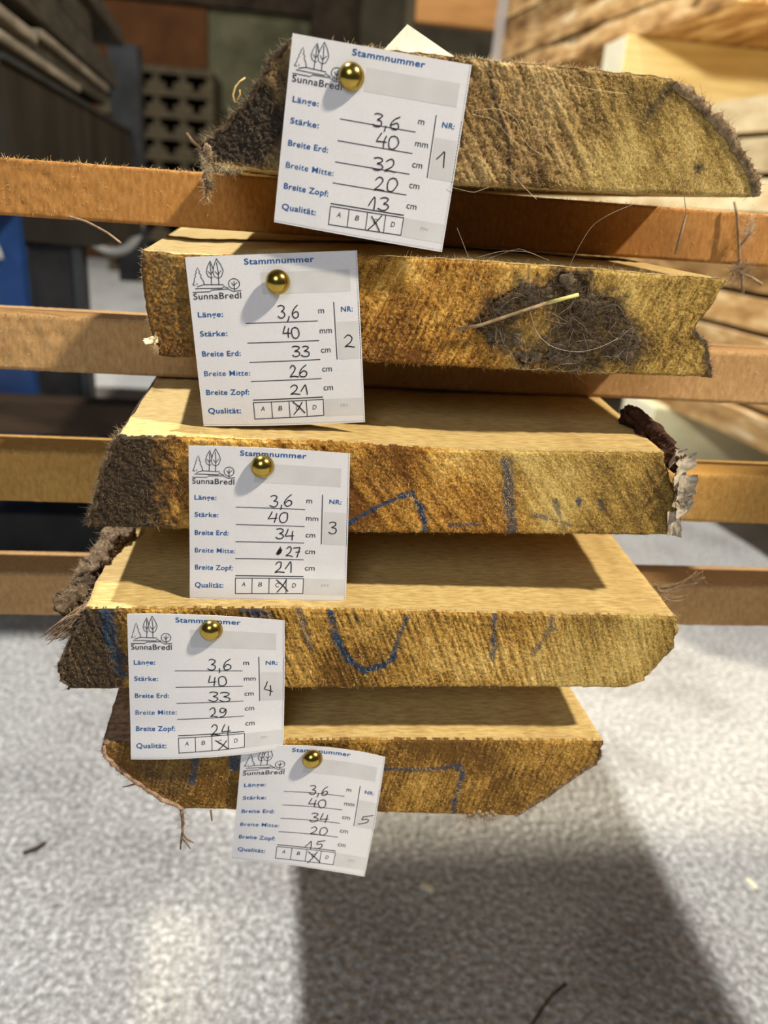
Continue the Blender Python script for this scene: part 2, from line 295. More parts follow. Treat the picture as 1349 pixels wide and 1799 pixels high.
# ------------------------------------------------------------------ the five boards
BRD = {
 1: dict(D=328.8, L=[(-2.6,149.8),(-9,142.9),(-14.1,134.2),(-20.3,127.1),(-25.5,120.9),(-30.8,115.7),(-35.6,111.8),(-33.6,107)],
    T=[(-2.6,149.8),(75.9,149.9),(125.4,150.4),(144,150.2)], R=[(144,150.2),(153.3,145.5),(163.1,139.3),(173.4,132),(181.6,124.3),(187.5,116.7),(190.3,110.8)],
    B=[(-33.6,107),(-8.3,105.6),(74.6,106.7),(133.7,108.3),(190.3,110.8)], taper=(0.0, 0.02)),
 2: dict(D=332.9, L=[(-59.2,72.8),(-59.9,66.2),(-59.3,55.2),(-57.7,43.9),(-55.7,37.1),(-54,30.8)],
    T=[(-59.2,72.8),(-41.6,72.2),(29.1,76.4),(62.3,77.5),(116.2,77.6),(154.4,77.2),(187.8,77.2)],
    R=[(187.9,77),(185.1,71.3),(182.4,63.8),(177.8,57.4),(178.4,54.9),(184.3,50.2),(188.9,40.2),(190.7,35.1)],
    B=[(-54,30.8),(31.9,33.3),(66.8,33.4),(123.7,33),(190.9,34.6)], taper=(-0.06, 0.03)),
 3: dict(D=315.0, L=[(-67.6,1.9),(-71.8,-4.8),(-75.8,-14.9),(-79.3,-27.7),(-83.1,-39.5)],
    T=[(-67.6,1.4),(-40.8,1.8),(22.7,2.2),(72,0.6),(166.2,3)], R=[(166.1,3.2),(170.9,-6),(174.6,-14.1),(179.7,-20.9),(183.8,-36.5)],
    B=[(-83.1,-39.5),(29.9,-39.1),(183.2,-36.5)], taper=(-0.02, 0.088)),
 4: dict(D=301.4, L=[(-83.8,-71.3),(-84.7,-77.4),(-89.3,-85.8),(-91.3,-94.4),(-95.1,-100.2),(-94.7,-107.6),(-92,-112.6)],
    T=[(-83.9,-71.8),(-4.1,-70.5),(87.7,-71.6),(182.7,-72.2)], R=[(182.9,-72.8),(185.2,-80.4),(184.4,-89.8),(179.3,-99.4),(173.8,-107.5),(165.9,-111.4)],
    B=[(-91.9,-112),(-3.3,-111.8),(81.5,-111),(166,-111.7)], taper=(-0.02, 0.061)),
 5: dict(D=300.6, L=[(-80.6,-141),(-79.2,-147.4),(-74.5,-154),(-67.2,-162.4),(-55.9,-172.9),(-45.4,-180.1)],
    T=[(-80.7,-141.9),(-23.8,-140.7),(56.8,-140.9),(159,-142.8)], R=[(159,-142.8),(160.2,-149.1),(157.9,-156.1),(146.3,-166.7),(133.3,-179.2),(121.1,-188.9)],
    B=[(-45.4,-180.1),(60.4,-185.7),(121.2,-189.2)], taper=(-0.04, -0.04)),
}
BLUE = {3: [[(27.2,-35.1),(38.1,-28),(48.9,-21.5)],[(48.9,-21.5),(54.4,-20.2),(59.5,-26),(62.4,-38.3)],[(95.3,-4),(98.2,-19.4),(102.5,-37.2)],[(73.2,-34.4),(88.8,-33.4)],[(111.9,-28.5),(128.7,-32.8)],[(120.1,-21.4),(126.5,-35.7)],[(130.7,-21),(131.8,-22.7)],[(141.4,-20.7),(142.5,-24)]],
 4: [[(20.7,-71),(24,-84.9),(30.2,-96.8),(37.9,-102.3),(46.9,-99.2),(50.5,-95.2)],[(50.5,-95.2),(52.3,-84.6),(55.4,-74.3)],[(7,-70.6),(12.7,-90.9)],[(95.2,-72.3),(97.6,-95)],[(122.5,-72),(123.1,-79.5),(116.2,-93.3)],[(-75,-72.3),(-73.4,-85.7),(-69.5,-103.1)],[(-16.4,-71.5),(-6.6,-73.6)]],
 5: [[(49.7,-157.8),(69.5,-158.9),(87.8,-156.7)],[(87.8,-156.7),(90.7,-162.7),(88.5,-176.3),(88.2,-187.2)],[(-38.2,-148),(-40.3,-164.7)],[(-19.9,-143.3),(-21.2,-156.6)]]}
BW = {3: [1.0, 1.3, 2.2, .9, .9, 1.1, 1.3, 1.2], 4: [1.5, 1.1, 1.4, 1.3, 1.2, 2.6, 2.0], 5: [1.1, 1.3, 1.4, 2.2]}
BSTR = {3: [.8, .9, .75, .6, .6, .6, .8, .7], 4: [1, .75, .55, .75, .55, .75, .7], 5: [.7, .7, .7, .8]}
WEB = np.array([(79.5,52.5),(85.4,62),(96.7,69.7),(106,68.5),(113,75.5),(124,74.5),(127,66),(138,66.5),(145,57),(156.5,47.5),(151,39.5),(142,42.5),(134,37),(120,34.2),(112,39),(101.5,36.3),(96,42.5),(87,43.5),(84,50)])

def segdist(X, Z, pl):
    d = np.full(X.shape, 1e9)
    for (a, c) in zip(pl[:-1], pl[1:]):
        a, c = np.array(a), np.array(c); e = c - a; L2 = e @ e
        t = np.clip(((X - a[0]) * e[0] + (Z - a[1]) * e[1]) / L2, 0, 1)
        d = np.minimum(d, np.hypot(X - a[0] - t * e[0], Z - a[1] - t * e[1]))
    return d
def inside(X, Z, poly):
    r = np.zeros(X.shape, bool); n = len(poly)
    for i in range(n):
        (x1, z1), (x2, z2) = poly[i], poly[(i + 1) % n]
        c = ((z1 > Z) != (z2 > Z)) & (X < (x2 - x1) * (Z - z1) / (z2 - z1 + 1e-9) + x1)
        r ^= c
    return r
def Lx(k, z, side):
    p = sorted(BRD[k][side], key=lambda q: q[1]); x = np.interp(z, [q[1] for q in p], [q[0] for q in p])
    j = {1: 1.4, 2: 0.7, 3: 1.1, 4: 1.8, 5: 1.2}[k]
    return x + j * (fbm(z / 2.2 + 40, np.full_like(z, k * 9.0 + (5 if side == 'R' else 0)), 4, k) - 0.5) * 2
def Tz(k, x, side):
    p = BRD[k][side]; z = np.interp(x, [q[0] for q in p], [q[1] for q in p])
    return z + 0.5 * (fbm(x / 2.5 + 90, np.full_like(x, k * 7.0 + (3 if side == 'T' else 0)), 4, k + 30) - 0.5) * 2
def facepos(k, s, t):
    # s across 0..1, t up 0..1
    d = BRD[k]
    zl = lambda tt: np.interp(tt, [0, 1], [d['L'][-1][1], d['L'][0][1]])
    zr = lambda tt: np.interp(tt, [0, 1], [d['R'][-1][1], d['R'][0][1]])
    zm = zl(t) * (1 - s) + zr(t) * s
    xl, xr = Lx(k, zl(t), 'L'), Lx(k, zr(t), 'R')
    x = xl * (1 - s) + xr * s
    zb, zt_ = Tz(k, x, 'B'), Tz(k, x, 'T')
    return x, zb + t * (zt_ - zb)
def feat(k, X, Z):
    fine = fbm(X / 0.9, Z / 0.9, 3, 3 + k); med = fbm(X / 3.2, Z / 3.2, 4, 13 + k); big = fbm(X / 24, Z / 24, 3, 23 + k)
    ang = {1: (1, -1.35), 2: (0.45, 1), 3: (1, -1.25), 4: (0.42, -1), 5: (0.22, 1)}[k]
    a = np.array(ang) / np.hypot(*ang); q = X * a[0] + Z * a[1]; p = X * a[1] - Z * a[0]
    st = fbm(p / {1: 3.0, 2: 0.9, 3: 2.2, 4: 0.75, 5: 0.7}[k], q / {1: 26, 2: 7, 3: 22, 4: 16, 5: 12}[k], 4, 33 + k)
    dark = np.zeros_like(X); tone = 0.42 + 0.45 * (st - 0.5) + 0.35 * (fine - 0.5) + 0.7 * (big - 0.5)
    amp = 0.9
    if k == 1:
        tone += 0.15 * (med - .5) - 0.03 + 0.10 * sstep(110, 165, X); amp = 1.7 - 0.9 * sstep(105, 135, X)
        dark = sstep(8, -6, X + 10 * (med - .5) - 0.35 * (Z - 128)) * (1 - 0.55 * sstep(0.55, 0.75, big)) * sstep(105, 110, Z + 2 * med)
        dark = np.maximum(dark, 0.75 * np.exp(-((X - 141 - 0.6 * (Z - 143)) / 3) ** 2) * sstep(130, 140, Z) * med * 1.5)
        dark = np.maximum(dark, 0.9 * np.exp(-(((X - 162) / 2.4) ** 2 + ((Z - 119.5) / 2.6) ** 2)))
        ck = X - (71.5 + (150 - Z) * 0.34 + 1.2 * np.sin(Z / 6)); dark = np.maximum(dark, 0.8 * np.exp(-(ck / 0.9) ** 2))
    if k == 2:
        dark = 0.72 * sstep(-26, -46, X + 10 * (med - .5)) * (0.45 + 0.55 * sstep(0.3, 0.6, st))
        dm = sstep(6, -1, np.where(inside(X, Z, WEB), 0, segdist(X, Z, list(map(tuple, WEB)) + [tuple(WEB[0])])) + 11 * (med - .5))
        hole = np.exp(-(((X - 104) / 12) ** 2 + ((Z - 52) / 10) ** 2))
        dark = np.maximum(dark, dm * np.clip(1.0 - 0.95 * hole, 0, 1) * sstep(0.26, 0.5, big * .5 + med * .5 + 0.06))
        tone += 0.08 * sstep(60, 130, X) - 0.03
        amp = 1.1 + 0.6 * sstep(140, 170, X)
        dark = np.maximum(dark, 0.6 * sstep(183, 189, X + 5 * (med - .5)) * sstep(56, 48, Z))
    if k == 3:
        dark = sstep(-38, -58, X + 14 * (med - .5) + 5 * (fine - .5))
        dark = np.maximum(dark, 0.45 * np.exp(-(((X - 137) / 8) ** 2 + ((Z + 5) / 4) ** 2)) * sstep(.35, .6, med + .1))
        tone -= 0.10 * sstep(70, 20, X)
    if k == 4:
        dark = sstep(-62, -76, X + 10 * (med - .5)) * 0.95
        dark = np.maximum(dark, 0.5 * sstep(172, 186, X + 6 * (med - .5)) * sstep(-84, -96, Z))
        dark = np.maximum(dark, np.exp(-(((X - 32.5 - 0.45 * (-74.5 - Z)) / 1.0) ** 2 + ((Z + 74.5) / 4.5) ** 2)))
        amp = 1.1
    if k == 5:
        dark = 0.55 * sstep(0.5, 0.75, big + 0.25 * sstep(-10, -60, X)) * sstep(0, -40, X)
        dark = np.maximum(dark, 0.6 * sstep(6, 0, np.minimum(160 - X, 400)) * med)
        tone -= 0.10; amp = 0.8
    blue = np.zeros_like(X)
    sap = {1: sstep(95, 135, X + 14 * (big - .5)), 2: sstep(60, 150, X + 20 * (big - .5)), 3: sstep(85, 125, X + 0.8 * Z + 20 + 20 * (big - .5)), 4: sstep(105, 150, X + 20 * (big - .5)), 5: 0 * X}[k]
    disp_s = 1 - 0.45 * sap; tone = tone + 0.06 * sap * (k != 2)
    if k in BLUE:
        for pl, w, st_ in zip(BLUE[k], BW[k], BSTR[k]):
            dd = segdist(X, Z, pl) + 3.0 * (med - .5)
            blue = np.maximum(blue, st_ * sstep(w * 1.6, w * 0.5, dd) * sstep(0.33, 0.52, fine * 0.55 + st * 0.45 + 0.04) * 1.15)
    disp = amp * (0.9 * (med - .5) + 1.1 * (st - .5) + 0.7 * (fine - .5)) + 0.9 * dark * (fine - 0.5)
    if k == 2: disp -= 3.0 * dark * inside(X, Z, WEB) * (med)
    disp = disp * disp_s
    return disp, sap, np.clip(tone, 0, 1), np.clip(dark, 0, 1), np.clip(blue, 0, 1)
YS = np.array([0.3, 2, 4, 6, 8, 10, 13, 16, 20, 24, 29, 35, 42, 50, 60, 70, 80, 92, 105, 120, 140, 170, 210, 270, 400, 700, 1200, 2000, 2900, 3600.0])
def ring(k):
    n = 90; m_ = 22
    s = np.linspace(0, 1, n); t = np.linspace(0, 1, m_)
    xb, zb = facepos(k, s, 0 * s); xr, zr = facepos(k, 0 * t + 1, t); xt, zt_ = facepos(k, s[::-1], 0 * s + 1); xl, zl = facepos(k, 0 * t, t[::-1])
    X = np.concatenate([xb[:-1], xr[:-1], xt[:-1], xl[:-1]]); Z = np.concatenate([zb[:-1], zr[:-1], zt_[:-1], zl[:-1]])
    S_ = np.concatenate([s[:-1], 0 * t[:-1] + 1, s[::-1][:-1], 0 * t[:-1]])
    side = np.concatenate([0 * s[:-1], 0 * t[:-1] + 1, 0 * s[:-1] + 2, 0 * t[:-1] + 3]).astype(int)
    return X, Z, S_, side
LBL = {1: ('topmost board of the stack, sloped dark bark edge, tag reading NR 1', 'end_brown', 'bark_dark', 'bark_brown'),
       2: ('second board from the top, dark cobweb patch on its end, tag reading NR 2', 'end_gold', 'bark_brown', 'bark_brown'),
       3: ('third board from the top, grey bark flakes at right, tag reading NR 3', 'end_gold', 'bark_dark', 'bark_pink'),
       4: ('fourth board from the top, curved blue crayon mark, tag reading NR 4', 'end_ochre', 'bark_dark', 'bark_pink'),
       5: ('bottom board of the stack with both ends slanting inwards, tag reading NR 5', 'end_ochre', 'bark_pink', 'bark_brown')}
BOARD = {}
for k in range(1, 6):
    D = BRD[k]['D']; lab, mend, mbl, mbr = LBL[k]
    X, Z, SS, side = ring(k); tl, tr = BRD[k]['taper']
    mb = MB(); rows = []
    nn = len(X)
    for y in YS:
        ye = min(y, 300.0)
        x = X + (tl * ye) * (1 - SS) + (tr * ye) * SS
        w = min(1, y / 6)
        if k != 2:
            x = x + w * np.where(side == 3, -1, np.where(side == 1, 1, 0)) * 2.2 * (fbm(np.full(nn, y / 6.0), Z / 5 + k * 11, 3, 60 + k) - .5)
        z = Z + w * np.where((side == 0) | (side == 2), 0.35 * (fbm(X / 6 + 50, np.full(nn, y / 6.0), 3, 70 + k) - .5), 0)
        rows.append(np.stack([x, np.full(nn, D + y), z], -1))
    P = np.stack(rows)
    mb.grid(P, 0, close=True)
    fm = np.array([1 if (k == 5 and q == 2 and a < 0.085) else {0: 0, 2: 0, 1: 2, 3: 1}[q] for q, a in zip(side, SS)]); mb.m = np.tile(fm, len(YS) - 1).tolist()
    mb.f.append(tuple((len(YS) - 1) * nn + i for i in range(nn))); mb.m.append(0)
    body = mb.build('waney_board', ['sawn_top' if k != 2 else 'sawn_top', mbl if k != 2 else 'sawn_top_grey', mbr if k == 1 else ('sawn_top_grey' if k in (3, 4) else 'bark_brown')], origin=(50, D, BRD[k]['B'][1][1]))
    tag(body, lab, 'board', 'waney edged boards stacked on sticks'); BOARD[k] = body
    # sawn end
    ns, nt_ = 560, 104
    s, t = np.meshgrid(np.linspace(0, 1, ns), np.linspace(0, 1, nt_))
    fx, fz = facepos(k, s.ravel(), t.ravel()); fx = fx.reshape(s.shape); fz = fz.reshape(s.shape)
    disp, sap, tone, dark, blue = feat(k, fx, fz)
    edge = np.minimum(np.minimum(s, 1 - s) * 230, np.minimum(t, 1 - t) * 40); ef = sstep(0, 1.2, edge)
    fy = D - 0.2 - disp * (0.25 + 0.75 * ef) + 0.6 * (1 - ef)
    F = np.stack([fx, fy, fz], -1)
    mb = MB(); mb.grid(F, 0, att=dict(tone=tone, dark=dark, blue=blue, sap=sap))
    border = np.concatenate([F[0, :-1], F[:-1, -1], F[-1, :0:-1], F[:0:-1, 0]])
    batt = lambda A: np.concatenate([A[0, :-1], A[:-1, -1], A[-1, :0:-1], A[:0:-1, 0]])
    back = border.copy(); back[:, 1] = D + 2.0
    tn = np.concatenate([batt(tone)] * 2); dk = np.concatenate([batt(dark)] * 2)
    mb.grid(np.stack([border, back]), 0, close=True, flip=True, att=dict(tone=tn, dark=dk, blue=0 * tn, sap=np.concatenate([batt(sap)] * 2)))
    eg = mb.build('end_grain', mend, parent=body)
    eg['label'] = 'rough sawn end with torn golden fibres'
    # torn fibres standing off the end
    mb = MB(); r = np.random.default_rng(100 + k)
    M = 11000
    ii = r.integers(2, nt_ - 2, M); jj = r.integers(4, ns - 4, M)
    keep = (tone[ii, jj] + 0.55 * r.random(M) + 0.5 * (fbm(F[ii, jj, 0] / 9, F[ii, jj, 2] / 9, 3, k) - .5) > 0.60); ii, jj = ii[keep], jj[keep]
    base = F[ii, jj]; dkk = dark[ii, jj]
    d = np.stack([r.normal(0.25, 0.8, len(ii)), -0.55 - 0.6 * r.random(len(ii)), r.normal({1: -.5, 2: .4, 3: -.4, 4: -.5, 5: .5}[k], 0.8, len(ii))], -1)
    for mi, sel in ((0, dkk < 0.4), (2, dkk >= 0.4)):
        if sel.sum(): mb.strands(base[sel], d[sel], 0.5 + 1.6 * r.random(sel.sum()) ** 2, 0.075, 0.5, 2, mi, rng=r)
    # fuzz along the front edges
    def fuzz(pts, out, n, l0, l1, mi, rad=0.07, spread=0.8, dy=(0, 3)):
        q = r.integers(0, len(pts), n); bs = pts[q] + np.stack([r.normal(0, .3, n), r.uniform(dy[0], dy[1], n), r.normal(0, .3, n)], -1)
        dd = np.array(out)[None] + r.normal(0, spread, (n, 3))
        mb.strands(bs, dd, l0 + (l1 - l0) * r.random(n) ** 2.5, rad, 0.6, 3, mi, rng=r)
    fuzz(F[-1], (0, -.3, .9), 1500, .5, 2.2, 1, .06)
    fuzz(F[0], (0, -.3, -.9), 900, .5, 2.0, 0, .06)
    fuzz(F[:, 0], (-1, -.2, .1), 1300 if k in (1, 3, 4) else 500, .8, 4.5 if k in (1, 3, 4) else 2.6, 2 if k in (1, 3, 4, 5) else 1, .06, .7, (0, 12))
    fuzz(F[:, -1], (1, -.2, .1), 500, .6, 3.0, 1 if k in (2, 4) else 2, .06, .7, (0, 8))
    if k in (1, 3, 4): fuzz(F[:, 0], (-.8, -.2, .5), 500, .8, 4, 1, .05, .6, (0, 25))
    fo = mb.build('loose_fibres', ['fibre_gold', 'fibre_pale', 'fibre_brown'], parent=body); fo['kind'] = 'stuff'

def bark_strip(k, sidek, mat, thick, amp, t0, t1, depth, seed, inward=1.5, name='bark', front=0.0):
    D = BRD[k]['D']; nt_ = 90
    t = np.linspace(t0, t1, nt_); s = np.full(nt_, 0.0 if sidek == 'L' else 1.0)
    x, z = facepos(k, s, t)
    dx, dz = np.gradient(x), np.gradient(z); ln = np.hypot(dx, dz); nx, nz = dz / ln, -dx / ln
    sg = np.sign(nx.mean()) * (1 if sidek == 'R' else -1); nx, nz = nx * sg, nz * sg
    kern = np.ones(15) / 15; nx = np.convolve(np.pad(nx, 7, 'edge'), kern, 'valid'); nz = np.convolve(np.pad(nz, 7, 'edge'), kern, 'valid')
    ys = np.array([-0.2, -1.0, -1.2, -0.6, 0.6, 2, 3.5, 5, 7, 9, 11, 14, 17, 21, 26, 32, 40, 50, 62, 76, 92, 110, depth])
    offs = np.array([-inward, -inward * .3, .35, .8, 1, 1, 1, 1, 1, 1, 1, 1, 1, 1, 1, 1, 1, 1, 1, 1, 1, .8, 0])
    tl, tr = BRD[k]['taper']; tp = tl if sidek == 'L' else tr
    endf = sstep(0, .08, (t - t0)) * sstep(0, .08, (t1 - t))
    rows = []
    for y, o in zip(ys, offs):
        nzv = fbm(t * (30 if mat == 'bark_ridge' else 14) + 20, np.full(nt_, y / 5.0 + 30), 5, seed) - .5
        h = np.where(o < 0, o, o * (thick + amp * 2 * nzv)) * (endf if o > 0 else 1)
        rows.append(np.stack([x + tp * max(0, y) + nx * h, np.full(nt_, D + y - front) + 0.8 * (fbm(t * 20, np.full(nt_, y), 3, seed + 5) - .5), z + nz * h], -1))
    mb = MB(); mb.grid(np.stack(rows), 0, flip=(sidek == 'L'))
    R_ = np.stack(rows); r = np.random.default_rng(seed)
    n = 700; a = r.integers(1, 14, n); c = r.integers(1, nt_ - 1, n)
    mb.strands(R_[a, c], np.stack([nx[c], 0 * c, nz[c]], -1) + r.normal(0, .7, (n, 3)), .6 + 2.6 * r.random(n) ** 2, .07, .7, 3, 0, rng=r)
    return mb.build(name, mat, parent=BOARD[k])
bark_strip(1, 'R', 'bark_ridge', 1.7, 3.2, 0.0, 0.98, 400, 201, inward=2.6, front=0.6)
bark_strip(1, 'L', 'bark_dark', 0.9, 1.3, 0.08, 1.0, 400, 202, inward=1.0)
bark_strip(3, 'L', 'bark_dark', 0.8, 1.0, 0.0, 1.0, 300, 203, inward=1.0)
bark_strip(4, 'L', 'bark_dark', 0.9, 1.5, 0.0, 0.95, 300, 204, inward=1.0)
bark_strip(5, 'L', 'bark_pink', 1.2, 1.3, 0.0, 1.0, 400, 205, inward=1.2)
bark_strip(5, 'R', 'bark_brown', 0.5, 0.8, 0.0, 0.9, 300, 206, inward=1.0)
bark_strip(2, 'R', 'bark_brown', 0.3, 0.7, 0.0, 0.5, 200, 207, inward=1.5)

# bark and splinters hanging on the boards
def strand_cluster(mb, c, sp, out, n, l0, l1, mi, rad=.09, spread=.5, curl=.6, seed=1):
    r = np.random.default_rng(seed)
    mb.strands(np.asarray(c, float) + r.normal(0, 1, (n, 3)) * np.asarray(sp), np.array(out)[None] + r.normal(0, spread, (n, 3)), l0 + (l1 - l0) * r.random(n) ** 1.5, rad, curl, 4, mi, rng=r)
# board 3: dark rotten chunk and papery flakes on the right edge
mb = MB(); r = np.random.default_rng(5)
for i in range(9):
    f = i / 8; mb.blob((169.5 + 7 * f + r.normal(0, .8), 362 - 40 * f, 8.5 - 10 * f + r.normal(0, 1)), (4.2, 6, 4.5), 300 + i, .6, 3, 0, .5)
mb.build('rotten_chunk', 'rotten_wood', parent=BOARD[3])['label'] = 'dark red brown rotten bark chunk'
def flake(mb, c, u, v, curl, seed, mi=0, n=14):
    c, u, v = map(lambda a: np.asarray(a, float), (c, u, v)); w = np.cross(u, v); w /= np.linalg.norm(w)
    a, bb = np.meshgrid(np.linspace(-1, 1, n), np.linspace(-1, 1, n))
    rag = 1 + .5 * (fbm(np.arctan2(bb, a) * 2 + 9, 0 * a + 3, 4, seed) - .5)
    P = c + (a * rag)[..., None] * u + (bb * rag)[..., None] * v + (curl * (a ** 2) + 2.2 * (fbm(a * 2 + 5, bb * 2 + 5, 3, seed) - .5))[..., None] * w
    mb.grid(P, mi); mb.grid(P + w * .25, mi, flip=True)
mb = MB()
for i, (c, u, v, cu) in enumerate([((173, 318, 0), (3, 2, 0), (1.5, 1, 4), 2), ((177, 316, -3), (5, 1.5, 2.5), (0, 1, 3.5), 2.5), ((175, 315, -9), (3.4, 1, -2), (1, 2, 4), 2), ((179, 315, -13), (5, 1, 2), (0, 1, 4.5), 3), ((178.5, 315.5, -19), (4.5, 1, -1.5), (.5, 1, 4), 2.2), ((181, 314.5, -22), (3.5, .5, 2.5), (0, 2, 3), 2), ((177.5, 313.8, -30), (3, 0, .5), (-1, .6, 6), 1.0)]): flake(mb, c, u, v, cu, 400 + i)
strand_cluster(mb, (180, 315, -20), (2, 2, 6), (1, -.2, -.2), 160, 2, 6, 0, .07, .6, .6, 7)
mb.build('bark_flake', 'bark_flake', parent=BOARD[3])['label'] = 'grey papery bark flakes'
# board 4: fuzzy bark lump behind the left corner and torn splinters
mb = MB(); r = np.random.default_rng(9)
cs = []
for i in range(14):
    f = i / 13; c = np.array([-95 + 13 * f + r.normal(0, 1.2), 318 + 56 * f, -79 + 12 * f + r.normal(0, 1)]); cs.append(c)
    mb.blob(c, (4.8, 6.5, 3.8), 500 + i, .7, 3, 0 if i > 4 else 1, .5)
cs = np.array(cs); q = r.integers(0, 14, 1500); dv = r.normal(0, 1, (1500, 3)) + np.array([-.6, -.5, .6]); dv /= np.linalg.norm(dv, axis=1)[:, None]
bs = cs[q] + dv * np.array([3.9, 5.2, 3.1])
mb.strands(bs[:600], dv[:600] + r.normal(0, .5, (600, 3)), .8 + 2.6 * r.random(600) ** 1.5, .06, .8, 4, 2, rng=r)
mb.strands(bs[600:], dv[600:] + r.normal(0, .5, (900, 3)), .8 + 2.8 * r.random(900) ** 1.5, .07, .8, 4, 3, rng=r)
mb.build('bark_lump', ['bark_brown', 'bark_dark', 'fibre_pale', 'fibre_brown'], parent=BOARD[4])
mb = MB(); r = np.random.default_rng(10)
for i in range(26):
    a = np.array([-85 + r.normal(0, 1), 306 + r.normal(0, 2), -77 + r.normal(0, 2.2)]); e = np.array([-97 + r.normal(0, 2.5), 303 + r.normal(0, 1.5), -85.5 + r.normal(0, 2)])
    tt = np.linspace(0, 1, 6)[:, None]; mb.tube(a + (e - a) * tt + np.array([0, 0, -1.5]) * np.sin(np.pi * tt) * r.normal(0, 1), .55, 5, 0, np.linspace(1, .25, 6))
mb.build('splinter', 'bark_brown', parent=BOARD[4])
mb = MB(); r = np.random.default_rng(12)
for i in range(16):
    a = np.array([185.5, 330 + r.normal(0, 3), -72 + r.normal(0, 1)]); e = np.array([206 + r.normal(0, 3), 328 + r.normal(0, 2), -66 + r.normal(0, 2.5)])
    if i > 9: e = np.array([197 + r.normal(0, 3), 327, -76 + r.normal(0, 1.5)])
    tt = np.linspace(0, 1, 7)[:, None]; mb.tube(a + (e - a) * tt + np.array([0, 0, -2.5]) * np.sin(np.pi * tt), .3, 5, 0, np.linspace(1, .4, 7))
strand_cluster(mb, (205, 328, -67), (1.5, 1, 2), (.5, 0, .6), 90, 1.5, 4, 0, .09, .8, .6, 13)
mb.build('torn_tuft', 'fibre_brown', parent=BOARD[4])
# board 1: dangling root and curl of fibre
mb = MB(); r = np.random.default_rng(14)
for p in ([(-34, 327, 112), (-32.5, 326, 108), (-31.3, 326, 104.5), (-33.8, 326, 100), (-33.2, 326, 94)], [(-34, 327, 110), (-38.5, 327, 113.5), (-40.5, 327, 116)], [(-33.5, 326, 100.5), (-31.5, 326, 98.5), (-31, 326, 96.8)]):
    mb.tube(p, .55, 6, 0)
mb.blob((-32.2, 326, 98.6), (1.9, 1.5, 1.6), 31, .5, 2, 1, .8); mb.blob((-33.3, 326, 101.8), (1.5, 1.3, 1.7), 32, .5, 2, 0, .8); mb.blob((-32.5, 326, 110), (1.6, 1.6, 3), 34, .5, 2, 0, .8)
strand_cluster(mb, (-33, 326, 103), (1, .8, 5), (0, -.3, -.3), 260, 1, 4, 2, .06, .8, .8, 15)
strand_cluster(mb, (-26, 327, 106), (3.5, 1, 1), (0, -.2, -.8), 160, 1, 4, 2, .05, .7, .8, 16)
mb.build('dangling_root', ['bark_brown', 'bark_dark', 'fibre_pale'], parent=BOARD[1])
mb = MB()
mb.tube([(-22.7, 328, 127.7), (-23.5, 327.5, 130), (-22.5, 327, 132.8), (-20.8, 327, 134.8), (-19.0, 327, 136)], .35, 6, 0, [1, 1, .9, .8, .9]); mb.tube([(-22, 328, 128.5), (-20.8, 327, 130.5), (-21, 327, 132)], .25, 5)
mb.build('bark_curl', 'fibre_gold', parent=BOARD[1])
# board 2: pale chip on the left edge
mb = MB(); flake(mb, (-56.6, 331, 38), (2.6, 0, 1.6), (-.5, 1.5, .9), 1.2, 41); flake(mb, (-55.2, 331, 37), (.8, .3, 1.9), (.4, 1.2, 0), .6, 42)
strand_cluster(mb, (-54.8, 331.5, 34.5), (.6, .6, .8), (-.6, -.3, -.4), 70, 1, 3, 0, .08, .8, .9, 43)
mb.build('wood_chip', 'fibre_pale', parent=BOARD[2])
# board 5: hanging twig and shreds
mb = MB()
for p, rr in (([(-46, 301, -180), (-45.2, 300, -187), (-45.5, 300, -194), (-46.3, 300, -200), (-46.8, 300, -205)], .9), ([(-45.8, 300, -195), (-43.5, 300, -199), (-40.3, 300, -201.2)], .7), ([(-46, 300, -198), (-43, 300, -203), (-42, 300, -205)], .5), ([(-32, 301, -182), (-31.4, 300.5, -188)], .6), ([(-66, 301, -165), (-70, 300.6, -166), (-72.5, 300.5, -166.5)], .5)):
    mb.tube(p, rr, 6, 0, np.linspace(1, .5, len(p)))
strand_cluster(mb, (-45.5, 300, -186), (1, .6, 4), (0, 0, -1), 120, 1, 4, 0, .08, .8, .6, 50)
strand_cluster(mb, (103, 300, -189), (5, .6, 1.5), (.2, -.2, -.5), 260, 1, 4, 1, .08, .9, .9, 51)
for i in range(7): mb.blob((97 + 2.2 * i, 300.5, -188.2 + (i % 3)), (1.4, 1, 1.2), 60 + i, .5, 1, 1, .9)
o = mb.build('hanging_shred', ['bark_brown', 'fibre_brown'], parent=BOARD[5]); o['kind'] = 'stuff'

# ------------------------------------------------------------------ cobweb and debris on the end of board 2
web = empty('cobweb_clump', (115, 331, 36)); tag(web, 'dark dusty cobweb clump with a straw stuck to the end of the second board', 'cobweb')
mb = MB(); r = np.random.default_rng(77)
pts = []
while len(pts) < 2300:
    p = r.uniform((78, 34), (158, 76))
    if inside(np.array([p[0]]), np.array([p[1]]), WEB)[0]:
        hole = math.exp(-(((p[0] - 104) / 11) ** 2 + ((p[1] - 51) / 8) ** 2))
        if r.random() > hole * 1.1 and fbm(np.array([p[0] / 7]), np.array([p[1] / 7]), 3, 4)[0] > .40: pts.append(p)
pts = np.array(pts)
c3 = np.stack([pts[:, 0], 331.2 - 1.2 * r.random(len(pts)), pts[:, 1]], -1)
ang = r.normal(0, 1.2, len(pts)) + 0.5
dv = np.stack([np.cos(ang), -.25 * r.random(len(pts)), np.sin(ang)], -1); h_ = len(pts) * 2 // 3
mb.strands(c3[:h_], dv[:h_], 2 + 8 * r.random(h_) ** 2, .09, .5, 4, 0, rng=r); mb.strands(c3[h_:], dv[h_:], 2 + 8 * r.random(len(pts) - h_) ** 2, .06, .6, 4, 1, rng=r)
